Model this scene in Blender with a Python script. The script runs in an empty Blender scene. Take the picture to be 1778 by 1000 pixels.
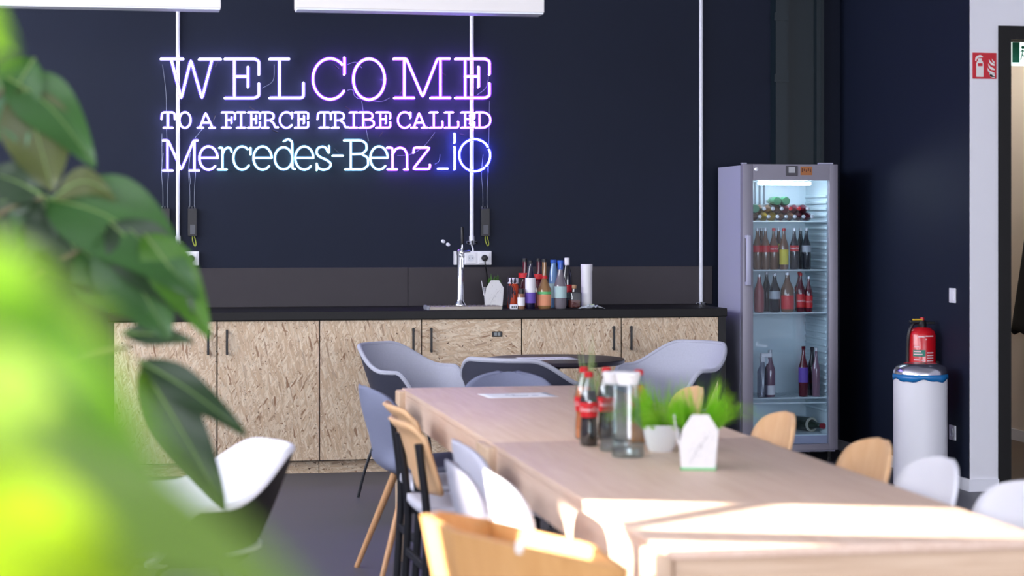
import bpy, bmesh, math, random
from mathutils import Vector, Matrix
random.seed(7)
R = math.radians
sc = bpy.context.scene
C = sc.collection

# ------------------------------------------------------------------ camera, world, sun, exposure
TH = math.atan(654 / 3500.0); ST, CT = math.sin(TH), math.cos(TH)
F, CX, HY, H = 3500.0, 889.0, 389.0, 1.456
cam_d = bpy.data.cameras.new('camera'); cam = bpy.data.objects.new('camera', cam_d); C.objects.link(cam)
cam.location = (0, 0, H); cam.rotation_euler = (R(90), 0, -TH)
cam_d.sensor_width = 36; cam_d.lens = F / 1778 * 36; cam_d.shift_y = -(500 - HY) / 1778
cam_d.clip_start = 0.05; cam_d.clip_end = 100
cam_d.dof.use_dof = True; cam_d.dof.focus_distance = 12.0; cam_d.dof.aperture_fstop = 2.8
sc.camera = cam

w = bpy.data.worlds.new('World'); sc.world = w; w.use_nodes = True
w.node_tree.nodes['Background'].inputs[0].default_value = (0.88, 0.90, 1.0, 1)
w.node_tree.nodes['Background'].inputs[1].default_value = 11.0
SUN = Vector((1, -0.36, -0.45)).normalized()
sd = bpy.data.lights.new('sun', 'SUN'); so = bpy.data.objects.new('sun', sd); C.objects.link(so)
sd.energy = 27; sd.angle = R(0.4); sd.color = (1.0, 0.90, 0.76)
so.rotation_euler = SUN.to_track_quat('-Z', 'Y').to_euler(); so.location = (-8, 8, 7)
def portal(loc, rot, sx, sy):
    d = bpy.data.lights.new('window_portal', 'AREA'); d.shape = 'RECTANGLE'; d.size = sx; d.size_y = sy
    d.cycles.is_portal = True
    o = bpy.data.objects.new('window_portal', d); C.objects.link(o); o.location = loc; o.rotation_euler = rot
XL, XR, YB, YF, ZC = -2.6, 7.0, 12.4, -7.0, 3.9
portal((XL - .09, 6.2, 2.55), (0, R(-90), 0), 1.5, 11.8)
portal((2.4, YF - .09, 2.0), (R(90), 0, 0), 8.4, 2.6)
vs = sc.view_settings
vs.view_transform = 'Standard'; vs.look = 'None'; vs.gamma = 1; vs.use_curve_mapping = False; vs.exposure = 0.35

def ray(px, py):
    u, v = (px - CX) / F, (HY - py) / F
    return Vector((ST + u * CT, CT - u * ST, v))
def at(px, py, X=None, Y=None, Z=None, D=None):
    r = ray(px, py)
    t = D if D is not None else (X / r.x if X is not None else (Y / r.y if Y is not None else (Z - H) / r.z))
    return Vector((0, 0, H)) + r * t

# ------------------------------------------------------------------ materials
MATS = {}
def srgb(c):
    f = lambda v: (v / 255 / 12.92) if v / 255 <= .04045 else ((v / 255 + .055) / 1.055) ** 2.4
    return tuple(f(v) for v in c) + (1,)
def mat(name, col, rough=.5, metal=0, spec=.5, bump=0, bscale=200, var=0, vscale=30, emit=None, trans=0, alpha=1, coat=0, subs=0):
    if name in MATS: return MATS[name]
    m = bpy.data.materials.new(name); m.use_nodes = True; nt = m.node_tree; p = nt.nodes['Principled BSDF']
    p.inputs['Base Color'].default_value = srgb(col); p.inputs['Roughness'].default_value = rough
    p.inputs['Metallic'].default_value = metal; p.inputs['Specular IOR Level'].default_value = spec
    p.inputs['Coat Weight'].default_value = coat
    if trans: p.inputs['Transmission Weight'].default_value = trans
    if alpha < 1: p.inputs['Alpha'].default_value = alpha
    if emit:
        p.inputs['Emission Color'].default_value = tuple(emit[0]) + (1,); p.inputs['Emission Strength'].default_value = emit[1]
    if var or bump:
        tc = nt.nodes.new('ShaderNodeTexCoord'); n = nt.nodes.new('ShaderNodeTexNoise')
        n.inputs['Scale'].default_value = vscale if var else bscale; n.inputs['Detail'].default_value = 4
        nt.links.new(tc.outputs['Object'], n.inputs['Vector'])
        if var:
            h = nt.nodes.new('ShaderNodeHueSaturation'); h.inputs['Color'].default_value = srgb(col)
            mr = nt.nodes.new('ShaderNodeMapRange'); mr.inputs[3].default_value = 1 - var; mr.inputs[4].default_value = 1 + var
            nt.links.new(n.outputs['Fac'], mr.inputs[0]); nt.links.new(mr.outputs[0], h.inputs['Value'])
            nt.links.new(h.outputs[0], p.inputs['Base Color'])
        if bump:
            n2 = nt.nodes.new('ShaderNodeTexNoise'); n2.inputs['Scale'].default_value = bscale
            nt.links.new(tc.outputs['Object'], n2.inputs['Vector'])
            b = nt.nodes.new('ShaderNodeBump'); b.inputs['Strength'].default_value = bump; b.inputs['Distance'].default_value = .002
            nt.links.new(n2.outputs['Fac'], b.inputs['Height']); nt.links.new(b.outputs[0], p.inputs['Normal'])
    MATS[name] = m
    return m
def wood(name, c1, c2, scale=(30, 2, 30), rough=.45):
    if name in MATS: return MATS[name]
    m = bpy.data.materials.new(name); m.use_nodes = True; nt = m.node_tree; p = nt.nodes['Principled BSDF']
    tc = nt.nodes.new('ShaderNodeTexCoord'); mp = nt.nodes.new('ShaderNodeMapping'); mp.inputs['Scale'].default_value = scale
    n = nt.nodes.new('ShaderNodeTexNoise'); n.inputs['Scale'].default_value = 1.6; n.inputs['Detail'].default_value = 6; n.inputs['Distortion'].default_value = .6
    cr = nt.nodes.new('ShaderNodeValToRGB'); cr.color_ramp.elements[0].position = .3; cr.color_ramp.elements[1].position = .7
    cr.color_ramp.elements[0].color = srgb(c1); cr.color_ramp.elements[1].color = srgb(c2)
    nt.links.new(tc.outputs['Object'], mp.inputs[0]); nt.links.new(mp.outputs[0], n.inputs['Vector'])
    nt.links.new(n.outputs['Fac'], cr.inputs[0]); nt.links.new(cr.outputs[0], p.inputs['Base Color'])
    p.inputs['Roughness'].default_value = rough
    MATS[name] = m
    return m
def osb(name, rot=0, off=(0, 0, 0)):
    m = bpy.data.materials.new(name); m.use_nodes = True; nt = m.node_tree; p = nt.nodes['Principled BSDF']; L = nt.links.new
    N = lambda t: nt.nodes.new(t)
    tc = N('ShaderNodeTexCoord'); mp0 = N('ShaderNodeMapping')
    mp0.inputs['Rotation'].default_value = (0, R(rot), 0); mp0.inputs['Location'].default_value = off
    L(tc.outputs['Object'], mp0.inputs[0])
    col = None
    ramp_cols = [(200, 172, 142), (214, 188, 158), (218, 194, 164), (226, 206, 178), (206, 178, 146), (230, 212, 186)]
    for i, (sx, sz, ang, wsc) in enumerate([(115, 24, 6, 9), (140, 26, -30, 7), (150, 30, 44, 8), (130, 25, -62, 6), (105, 19, -12, 8), (120, 20, 22, 5), (160, 32, 76, 5), (95, 15, -4, 5), (135, 22, -36, 5), (110, 17, 10, 5)]):
        # strands: stretched Voronoi cells, each cell one flake colour
        d = N('ShaderNodeTexNoise'); d.inputs['Scale'].default_value = 5 + i; d.inputs['Detail'].default_value = 1
        L(mp0.outputs[0], d.inputs['Vector'])
        mx = N('ShaderNodeMixRGB'); mx.blend_type = 'LINEAR_LIGHT'; mx.inputs[0].default_value = .008
        L(mp0.outputs[0], mx.inputs[1]); L(d.outputs['Color'], mx.inputs[2])
        r = N('ShaderNodeMapping'); r.inputs['Rotation'].default_value = (0, R(ang), 0); r.inputs['Location'].default_value = (i * 3.1, 0, i * 1.7)
        s = N('ShaderNodeMapping'); s.inputs['Scale'].default_value = (sx, 1, sz)
        L(mx.outputs[0], r.inputs[0]); L(r.outputs[0], s.inputs[0])
        v = N('ShaderNodeTexVoronoi'); v.inputs['Scale'].default_value = 1; L(s.outputs[0], v.inputs['Vector'])
        sep = N('ShaderNodeSeparateColor'); L(v.outputs['Color'], sep.inputs[0])
        cr = N('ShaderNodeValToRGB'); cr.color_ramp.interpolation = 'LINEAR'
        e = cr.color_ramp.elements; e[0].color = srgb(ramp_cols[i % 6]); e[1].color = srgb(ramp_cols[(i + 3) % 6]); e[0].position = 0; e[1].position = 1
        a = e.new(.5); a.color = srgb(ramp_cols[(i + 1) % 6]); a = e.new(.06); a.color = srgb((146, 108, 78)); a = e.new(.1); a.color = srgb(ramp_cols[(i + 2) % 6])
        L(sep.outputs[0], cr.inputs[0])
        # streaks inside the flake
        st = N('ShaderNodeMapping'); st.inputs['Scale'].default_value = (220, 1, 14); L(r.outputs[0], st.inputs[0])
        nn = N('ShaderNodeTexNoise'); nn.inputs['Scale'].default_value = 1; L(st.outputs[0], nn.inputs['Vector'])
        mr = N('ShaderNodeMapRange'); mr.inputs[3].default_value = .82; mr.inputs[4].default_value = 1.14; L(nn.outputs['Fac'], mr.inputs[0])
        ed = N('ShaderNodeMapRange'); ed.inputs[1].default_value = .45; ed.inputs[2].default_value = .75; ed.inputs[3].default_value = 1; ed.inputs[4].default_value = .86
        L(v.outputs['Distance'], ed.inputs[0])
        mm = N('ShaderNodeMath'); mm.operation = 'MULTIPLY'; L(mr.outputs[0], mm.inputs[0]); L(ed.outputs[0], mm.inputs[1])
        hs = N('ShaderNodeHueSaturation'); L(cr.outputs[0], hs.inputs['Color']); L(mm.outputs[0], hs.inputs['Value'])
        if col is None: col = hs.outputs[0]
        else:
            gt = N('ShaderNodeMath'); gt.operation = 'GREATER_THAN'; gt.inputs[1].default_value = .66; L(sep.outputs[1], gt.inputs[0])
            mxx = N('ShaderNodeMixRGB'); L(gt.outputs[0], mxx.inputs[0]); L(col, mxx.inputs[1]); L(hs.outputs[0], mxx.inputs[2]); col = mxx.outputs[0]
    sp = N('ShaderNodeTexNoise'); sp.inputs['Scale'].default_value = 55; L(mp0.outputs[0], sp.inputs['Vector'])
    sr = N('ShaderNodeMapRange'); sr.inputs[1].default_value = .665; sr.inputs[2].default_value = .72; L(sp.outputs['Fac'], sr.inputs[0])
    fin = N('ShaderNodeMixRGB'); fin.inputs[2].default_value = srgb((88, 62, 44)); L(sr.outputs[0], fin.inputs[0]); L(col, fin.inputs[1])
    L(fin.outputs[0], p.inputs['Base Color']); p.inputs['Roughness'].default_value = .55
    return m
def glassy(name, tint=(245, 250, 255), refl=.12, rough=.02):
    # thin clear glass: light passes straight through, the surface mirrors a little
    if name in MATS: return MATS[name]
    m = bpy.data.materials.new(name); m.use_nodes = True; nt = m.node_tree; nt.nodes.clear()
    o = nt.nodes.new('ShaderNodeOutputMaterial'); t = nt.nodes.new('ShaderNodeBsdfTransparent'); t.inputs[0].default_value = srgb(tint)
    g = nt.nodes.new('ShaderNodeBsdfGlossy'); g.inputs['Roughness'].default_value = rough
    mx = nt.nodes.new('ShaderNodeMixShader'); mx.inputs[0].default_value = refl
    nt.links.new(t.outputs[0], mx.inputs[1]); nt.links.new(g.outputs[0], mx.inputs[2]); nt.links.new(mx.outputs[0], o.inputs[0])
    MATS[name] = m
    return m
def leafmat(name, col, trans=.45, rough=.45):
    if name in MATS: return MATS[name]
    m = mat(name, col, rough, var=.18, vscale=14); nt = m.node_tree; p = nt.nodes['Principled BSDF']
    o = nt.nodes['Material Output']; t = nt.nodes.new('ShaderNodeBsdfTranslucent')
    c = srgb(col); t.inputs[0].default_value = (min(1, c[0] * 1.5), min(1, c[1] * 1.45), c[2] * .7, 1)
    mx = nt.nodes.new('ShaderNodeMixShader'); mx.inputs[0].default_value = trans
    nt.links.new(p.outputs[0], mx.inputs[1]); nt.links.new(t.outputs[0], mx.inputs[2]); nt.links.new(mx.outputs[0], o.inputs[0])
    return m

# ------------------------------------------------------------------ mesh helpers
def box(bm, x0, x1, y0, y1, z0, z1, bev=0, seg=2, M=None):
    r = bmesh.ops.create_cube(bm, size=1)
    vs_ = r['verts']
    for v in vs_: v.co = Vector(((x0 + x1) / 2 + v.co.x * (x1 - x0), (y0 + y1) / 2 + v.co.y * (y1 - y0), (z0 + z1) / 2 + v.co.z * (z1 - z0)))
    if bev:
        es = list({e for v in vs_ for e in v.link_edges})
        r2 = bmesh.ops.bevel(bm, geom=es, offset=bev, segments=seg, affect='EDGES', profile=.5)
        vs_ = list({v for f in r2['faces'] for v in f.verts} | {v for v in vs_ if v.is_valid})
    if M:
        for v in vs_: v.co = M @ v.co
    return bm
def lathe(bm, prof, seg=20, c=(0, 0, 0), M=None, a0=0, a1=360):
    full = abs(a1 - a0) >= 360
    n = seg if full else seg + 1
    rings = []
    for (r, z) in prof:
        ring = []
        for i in range(n):
            a = R(a0) + R(a1 - a0) * i / seg
            co = Vector((c[0] + r * math.cos(a), c[1] + r * math.sin(a), c[2] + z))
            if M: co = M @ co
            ring.append(bm.verts.new(co))
        rings.append(ring)
    for a, b in zip(rings, rings[1:]):
        for i in range(n if full else n - 1):
            j = (i + 1) % n
            bm.faces.new((a[i], a[j], b[j], b[i]))
    if full:
        if prof[0][0] > 1e-5: bm.faces.new(rings[0][::-1])
        if prof[-1][0] > 1e-5: bm.faces.new(rings[-1])
    return bm
def smooth_path(pts, n=6, closed=False):
    P = [Vector(p) for p in pts]
    if len(P) < 3: return P
    out = []
    m = len(P)
    for i in range(m if closed else m - 1):
        p0 = P[(i - 1) % m] if (closed or i > 0) else P[0]
        p1 = P[i]; p2 = P[(i + 1) % m]; p3 = P[(i + 2) % m] if (closed or i + 2 < m) else P[-1]
        for k in range(n):
            t = k / n
            out.append(.5 * ((2 * p1) + (p2 - p0) * t + (2 * p0 - 5 * p1 + 4 * p2 - p3) * t * t + (3 * p1 - p0 - 3 * p2 + p3) * t ** 3))
    if not closed: out.append(P[-1])
    return out
def tube(bm, pts, r, seg=8, closed=False, caps=True):
    P = [Vector(p) for p in pts]; m = len(P)
    rr = r if isinstance(r, (list, tuple)) else [r] * m
    rings = []; up = None
    for i in range(m):
        a = P[(i - 1) % m] if (closed or i > 0) else P[i]; b = P[(i + 1) % m] if (closed or i < m - 1) else P[i]
        d = (b - a)
        if d.length < 1e-9: d = Vector((0, 0, 1))
        d.normalize()
        if up is None: up = d.orthogonal().normalized()
        else:
            up = up - d * up.dot(d)
            up = up.normalized() if up.length > 1e-6 else d.orthogonal().normalized()
        s = d.cross(up)
        rings.append([bm.verts.new(P[i] + (up * math.cos(2 * math.pi * k / seg) + s * math.sin(2 * math.pi * k / seg)) * rr[i]) for k in range(seg)])
    for i in range(m if closed else m - 1):
        a, b = rings[i], rings[(i + 1) % m]
        for k in range(seg):
            j = (k + 1) % seg
            bm.faces.new((a[k], a[j], b[j], b[k]))
    if not closed and caps:
        bm.faces.new(rings[0][::-1]); bm.faces.new(rings[-1])
    return bm
def prism(bm, poly, d0, d1, axis='y'):
    mk = {'y': lambda p, d: (p[0], d, p[1]), 'z': lambda p, d: (p[0], p[1], d), 'x': lambda p, d: (d, p[0], p[1])}[axis]
    a = [bm.verts.new(mk(p, d0)) for p in poly]; b = [bm.verts.new(mk(p, d1)) for p in poly]
    n = len(poly)
    bm.faces.new(a); bm.faces.new(b[::-1])
    for i in range(n):
        j = (i + 1) % n
        bm.faces.new((a[i], b[i], b[j], a[j]))
    return bm
def grid(bm, fn, nu, nv):
    V = [[bm.verts.new(fn(i / nu, j / nv)) for j in range(nv + 1)] for i in range(nu + 1)]
    for i in range(nu):
        for j in range(nv): bm.faces.new((V[i][j], V[i + 1][j], V[i + 1][j + 1], V[i][j + 1]))
    return bm
def mesh(name, bm, m, smooth=False):
    bmesh.ops.recalc_face_normals(bm, faces=bm.faces[:])
    me = bpy.data.meshes.new(name); bm.to_mesh(me); bm.free()
    if m: me.materials.append(m)
    if smooth:
        me.polygons.foreach_set('use_smooth', [True] * len(me.polygons))
        me.set_sharp_from_angle(angle=R(smooth if smooth is not True else 40))
    return me
def obj(name, bm, m, parent=None, smooth=False, loc=(0, 0, 0), rot=(0, 0, 0), solid=0, kind=None):
    me = bm if isinstance(bm, bpy.types.Mesh) else mesh(name, bm, m, smooth)
    o = bpy.data.objects.new(name, me); C.objects.link(o)
    o.location = loc; o.rotation_euler = rot
    if parent: o.parent = parent
    if solid:
        md = o.modifiers.new('thickness', 'SOLIDIFY'); md.thickness = solid; md.offset = 0
    if kind: o['kind'] = kind
    return o
def B(): return bmesh.new()
def thing(name, label, cat, loc=(0, 0, 0), rz=0, group=None):
    o = bpy.data.objects.new(name, None); C.objects.link(o)
    o.empty_display_size = .05
    o.location = loc; o.rotation_euler = (0, 0, rz); o['label'] = label; o['category'] = cat
    if group: o['group'] = group
    return o
def tag(o, label, cat, group=None):
    o['label'] = label; o['category'] = cat
    if group: o['group'] = group
    return o
def struct(name, bm, m, label=None, parent=None):
    o = obj(name, bm, m, parent)
    if not parent: o['kind'] = 'structure'
    if label: o['label'] = label
    return o
def dup(root, loc, rz, label=None, group=None):
    r = root.copy(); C.objects.link(r); r.location = loc; r.rotation_euler = (0, 0, rz)
    if label: r['label'] = label
    if group: r['group'] = group
    for ch in list(root.children):
        c = ch.copy(); C.objects.link(c); c.parent = r
        for g in ch.children:
            d = g.copy(); C.objects.link(d); d.parent = c
    return r
def text_pts(s, size, font_shear=0):
    cu = bpy.data.curves.new('lettering', 'FONT'); cu.body = s; cu.size = size; cu.shear = font_shear; cu.align_x = 'CENTER'; cu.align_y = 'CENTER'; cu.resolution_u = 2
    o = bpy.data.objects.new('lettering', cu); C.objects.link(o)
    me = bpy.data.meshes.new_from_object(o.evaluated_get(bpy.context.evaluated_depsgraph_get()))
    V = [v.co.copy() for v in me.vertices]; Fc = [tuple(p.vertices) for p in me.polygons]
    bpy.data.objects.remove(o); bpy.data.curves.remove(cu); bpy.data.meshes.remove(me)
    return V, Fc
def text_on_cylinder(s, size, r, z, a0, shear=0):
    V, Fc = text_pts(s, size, shear); bm = B()
    vs_ = []
    for v in V:
        a = a0 + v.x / r
        vs_.append(bm.verts.new((r * math.cos(a), r * math.sin(a), z + v.y)))
    for f in Fc:
        try: bm.faces.new([vs_[i] for i in f])
        except ValueError: pass
    return bm

# ------------------------------------------------------------------ the room
M_navy = mat('navy_paint', (16, 24, 43), .62, spec=.25, bump=.25, bscale=260, var=.08, vscale=6)
M_white = mat('white_paint', (222, 222, 228), .7)
M_ceil = mat('ceiling_paint', (205, 205, 208), .8)
M_floor = mat('grey_vinyl', (78, 78, 86), .5, var=.14, vscale=1.8, bump=.1, bscale=90)
M_base = mat('baseboard_paint', (225, 226, 234), .5)
M_black = mat('black_frame', (17, 16, 16), .5, spec=.25)
M_teal = mat('teal_steel', (13, 30, 38), .45)
M_brown = mat('corridor_vinyl', (96, 80, 68), .5, var=.1, vscale=3)  # room floor continued; its brownish reflection is put into the colour
M_cream = mat('corridor_paint', (225, 212, 198), .7)
M_blind = leafmat('blind_fabric', (230, 228, 222), .4, .8)
M_trim = mat('window_aluminium', (70, 72, 76), .4, metal=.4)

XW = 4.47          # side wall beside the fridge
YD = 10.33         # wall with the doorway
XC = 5.83          # corridor wall
b = B(); box(b, XL - .1, XR + .1, YF - .1, YB + .1, -.1, 0); struct('floor', b, M_floor, 'dark grey vinyl floor')
b = B(); box(b, XL - .1, XR + .1, YF - .1, YB + .1, ZC, ZC + .1); struct('ceiling', b, M_ceil)
b = B(); box(b, XL - .1, XW, YB, YB + .1, 0, ZC); struct('wall_back', b, M_navy, 'navy painted wall behind the counter')
b = B(); box(b, XW, XW + .15, YD + .012, YB + .1, 0, ZC); struct('wall_right', b, M_navy, 'navy painted side wall')
# wall with the doorway (faces the camera)
x1 = at(1733, 600, Y=YD).x; x2 = x1 + 1.02; zt = at(1740, 45, Y=YD).z
b = B()
box(b, XW, x1, YD, YD + .012, 0, ZC); box(b, XW + .15, x1, YD + .012, YD + .15, 0, ZC)
box(b, x1, x2, YD, YD + .15, zt, ZC); box(b, x2, XR + .1, YD, YD + .15, 0, ZC)
struct('wall_door', b, M_white, 'white painted wall around the doorway')
fw = .072
b = B(); box(b, x1, x1 + fw, YD - .01, YD + .16, 0, zt); box(b, x2 - fw, x2, YD - .01, YD + .16, 0, zt); box(b, x1 + fw, x2 - fw, YD - .01, YD + .16, zt - fw, zt)
struct('door_1', b, M_black, 'black door frame of the open doorway')
# corridor
b = B(); box(b, x1 - .1, XC, YD + .15, 15.5, -.1, .002); struct('floor_corridor', b, M_brown)
b = B(); box(b, XC, XC + .1, YD + .15, 15.5, 0, 2.9); struct('wall_corridor', b, M_cream)
b = B(); box(b, x1 - .13, x1 - .03, YD + .15, 15.5, 0, 2.9); struct('wall_corridor_inner', b, M_cream)
b = B(); box(b, x1 - .13, XC + .1, 15.5, 15.6, 0, 2.9); struct('wall_corridor_end', b, M_cream)
b = B(); box(b, x1 - .13, XC + .1, YD + .15, 15.6, 2.9, 3.0); struct('ceiling_corridor', b, M_ceil)
b = B(); box(b, XC - .012, XC, YD + .15, 15.5, .002, .075); struct('baseboard_corridor', b, M_base)
b = B(); box(b, XW - .014, XW, YD, YB, 0, .066); struct('baseboard_right', b, M_base)
b = B(); box(b, XW - .014, x1, YD - .014, YD, 0, .066); struct('baseboard_door', b, M_base)
# far right side and rear of the room, with daylight windows
b = B(); box(b, XR, XR + .1, YF - .1, YD, 0, ZC); struct('wall_right_far', b, M_white)
b = B(); zs, zh = .7, 3.3
box(b, XL - .1, XR + .1, YF - .1, YF, 0, zs); box(b, XL - .1, XR + .1, YF - .1, YF, zh, ZC)
box(b, XL - .1, -1.8, YF - .1, YF, zs, zh); box(b, 6.6, XR + .1, YF - .1, YF, zs, zh)
struct('wall_rear', b, M_white)
b = B()
for x in (-1.8, .3, 2.4, 4.5, 6.55): box(b, x, x + .05, YF - .08, YF - .02, zs, zh)
box(b, -1.8, 6.6, YF - .08, YF - .02, zs, zs + .05); box(b, -1.8, 6.6, YF - .08, YF - .02, zh - .05, zh)
struct('window_2', b, M_trim)
# left wall with a long high window band
y0, y1, zs, zh = .3, 12.1, 1.8, 3.3
b = B()
box(b, XL - .1, XL, YF - .1, YB + .1, 0, zs); box(b, XL - .1, XL, YF - .1, YB + .1, zh, ZC)
box(b, XL - .1, XL, YF - .1, y0, zs, zh); box(b, XL - .1, XL, y1, YB + .1, zs, zh); box(b, XL - .1, XL, 4.3, 5.42, zs, zh)  # last box is an unseen pier added to shade the plywood tub
struct('wall_left', b, M_white)
b = B()
for y in (.3, 1.3, 2.45, 3.6, 5.80, 7.2, 8.4, 9.6, 10.8, 12.02): box(b, XL - .07, XL - .03, y, y + (.155 if y == 5.80 else .10), zs, zh)
box(b, XL - .07, XL - .03, y0, y1, zs, zs + .05); box(b, XL - .07, XL - .03, y0, y1, zh - .05, zh)
tube(b, [(XL - .045, 5.94, 2.415), (XL - .045, 6.50, 2.645)], .026, 8)  # unseen slanted bar added to cast the diagonal shadow on the table
struct('window_1', b, M_trim)
for ya_, yb_, zl, lab in ((6.465, 7.0, 2.40, 'unseen white blind added over the side window to cut the sun'),):
    t = thing('added_sun_blind', lab, 'blind', (XL, ya_, zh))  # unseen blind, added to limit where the sun comes in
    b = B(); box(b, -.012, -.008, 0, yb_ - ya_, zl - zh, -.03); obj('fabric', b, M_blind, t)
    b = B(); box(b, -.02, 0, 0, yb_ - ya_, zl - zh - .015, zl - zh + .01); obj('bottom_bar', b, M_trim, t)
    b = B(); lathe(b, [(.03, 0), (.03, yb_ - ya_)], 12, M=Matrix.Translation((.02, 0, -.02)) @ Matrix.Rotation(R(-90), 4, 'X')); obj('roller', b, M_blind, t)

# added unseen block outside the side windows; it keeps the low sun off the far half of the room
b = B(); box(b, -24, -20, 14.40, 36, -.1, 14); struct('wall_sun_blocker', b, M_trim)

# steel column behind the fridge
xa, xb = at(1347, 200, Y=12.29).x, at(1431, 200, Y=12.29).x
b = B()
box(b, xa, xa + .075, 12.29, 12.4, 0, ZC); box(b, xb - .05, xb, 12.29, 12.4, 0, ZC); box(b, xa + .07, xb - .04, 12.35, 12.4, 0, ZC)
box(b, xa + .078, xa + .092, 12.30, 12.36, 0, ZC); box(b, xb - .022, xb - .014, 12.284, 12.30, 0, ZC)
for z in (2.36, 2.75): box(b, xa - .01, xa + .085, 12.284, 12.30, z, z + .05)
struct('column', b, M_teal, 'dark teal steel column rising behind the fridge')

# splashback panels above the worktop
M_splash = mat('splash_board', (58, 54, 58), .6, spec=.3, bump=.2, bscale=300, var=.07, vscale=9)
xs0, xs1 = at(188, 465, Y=YB).x, at(1236, 465, Y=YB).x
t1 = bpy.data.objects.new('trim_1', None); C.objects.link(t1); t1.location = (0, YB, 0); t1['kind'] = 'structure'
zsp = at(700, 464, Y=YB).z
cuts = [xs0, at(708, 500, Y=YB).x, xs1]
for a, c_ in zip(cuts, cuts[1:]):
    b = B(); box(b, a + .001, c_ - .001, -.014, 0, .948, zsp, .002, 1); obj('panel', b, M_splash, t1)

# ------------------------------------------------------------------ kitchen counter
YK = 11.75
M_work = mat('black_laminate', (14, 13, 15), .45, spec=.25, bump=.05)
M_hand = mat('black_handle', (20, 20, 22), .45)
M_carc = mat('cabinet_black', (22, 21, 23), .6)
X = [at(p, 680, Y=YK).x for p in (197, 377, 555, 732, 906, 1079, 1248)]
xend = at(1261, 545, Y=YK).x
ztop, zdt, zdb = .948, at(640, 555.5, Y=YK).z, at(380, 803, Y=YK).z
b = B(); box(b, X[0] - .03, xend, YK - .02, YB - .001, zdt + .004, ztop, .002, 1)
tag(obj('worktop', b, M_work), 'long thin black worktop over the chipboard cabinets', 'worktop')
labels = ['chipboard cabinet with a door partly hidden by the leafy plant', 'chipboard cabinet behind the grey armchair, with small door display', 'chipboard cabinet at the fridge end of the counter']
osbs = [osb('chipboard_%d' % i, 90 if i == 3 else (3 * i), (i * 1.37, 0, i * .71)) for i in range(6)]
osb_k = osb('chipboard_kick', 84, (9, 0, 4))
for u in range(3):
    xa, xb = X[2 * u], X[2 * u + 2]
    t = thing('base_cabinet', labels[u], 'cabinet', ((xa + xb) / 2, YK, 0), 0, 'chipboard cabinets under the worktop')
    hw = (xb - xa) / 2
    b = B(); box(b, -hw + .002, hw - .002, .022, .63, zdb - .006, zdt + .002); obj('body', b, M_carc, t)
    b = B(); box(b, -hw + .002, hw - .002, .05, .068, 0, zdb - .007); obj('plinth', b, osb_k, t)
    for k in range(2):
        i = 2 * u + k
        a, c_ = X[i] - (xa + xb) / 2, X[i + 1] - (xa + xb) / 2
        thick = .004 if i in (1, 3, 4) else .0025
        b = B(); box(b, a + .0035, c_ - .0035, 0, .02, zdb, zdt - .002, .0012, 1)
        d = obj('door', b, osbs[i], t)
        hx = c_ - .052 if k == 0 else a + .055
        if i == 3: hx = a + .055
        if i == 2: hx = c_ - .052
        b = B(); z0, z1 = at(700, 612, Y=YK).z, at(700, 569, Y=YK).z
        box(b, hx - .0065, hx + .0065, -.034, -.022, z0, z1, .002, 1)
        for z in (z0 + .012, z1 - .012): box(b, hx - .005, hx + .005, -.024, 0, z - .006, z + .006)
        obj('handle', b, M_hand, d)
        if i == 3:
            q = at(863, 580, Y=YK) - Vector(t.location)
            b = B(); box(b, q.x - .031, q.x + .031, -.006, 0, q.z - .016, q.z + .016, .002, 1); e = obj('display', b, M_hand, d)
            b = B()
            for k2 in range(2): box(b, q.x - .018 + k2 * .02, q.x - .002 + k2 * .02, -.0075, -.006, q.z - .009, q.z + .009)
            o = obj('display_screen', b, mat('lcd_grey', (120, 128, 128), .3), d)
    if u == 2:
        b = B(); box(b, hw - .002, xend - (xa + xb) / 2 - .004, -.002, .63, 0, zdt + .003); obj('end_panel', b, M_carc, t)
    if u == 0:
        b = B(); box(b, -hw - .028, -hw + .002, -.002, .63, 0, zdt + .003); obj('end_panel', b, M_carc, t)

# ------------------------------------------------------------------ conduits, sockets, power units on the wall
M_pipe = mat('white_pvc', (226, 228, 236), .35)
M_clip = mat('clip_grey', (205, 208, 216), .4)
def conduit(px, zbot, label, clamps, bottom):
    x = at(px, 400, Y=YB - .03).x
    t = thing('wall_conduit', label, 'conduit', (x, YB - .022, zbot), 0, 'white conduits on the navy wall')
    b = B(); lathe(b, [(.0125, 0), (.0125, ZC - zbot)], 14); obj('pipe', b, M_pipe, t, True)
    for y in clamps:
        z = at(px, y, Y=YB - .03).z - zbot
        b = B(); lathe(b, [(.0165, -.012), (.0165, .012)], 14); box(b, -.033, .033, -.006, .008, -.008, .008, .003, 1)
        for s in (-1, 1): lathe(b, [(.008, -.001), (.007, .006)], 8, M=Matrix.Translation((s * .027, -.006, 0)) @ Matrix.Rotation(R(90), 4, 'X'))
        obj('clamp', b, M_clip, t)
    if bottom:
        b = B(); lathe(b, [(.0165, 0), (.0165, .04)], 14); obj('end_sleeve', b, M_pipe, t, True)
        b = B(); tube(b, smooth_path([(0, 0, .01), (0, 0, -.015), (.008, .004, -.04), (.008, .004, -.062)]), .005, 8); obj('feed_cable', b, M_pipe, t, True)
conduit(309, at(309, 421, Y=YB).z, 'white conduit crossing the M of the neon sign, plant side', (137, 275, 410), True)
conduit(819.5, at(819, 421, Y=YB).z, 'white conduit behind the final O of the neon sign', (137, 276, 410), True)
conduit(1218, .949, 'full height white conduit standing free between sign and fridge', (78, 278, 478), False)

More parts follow.
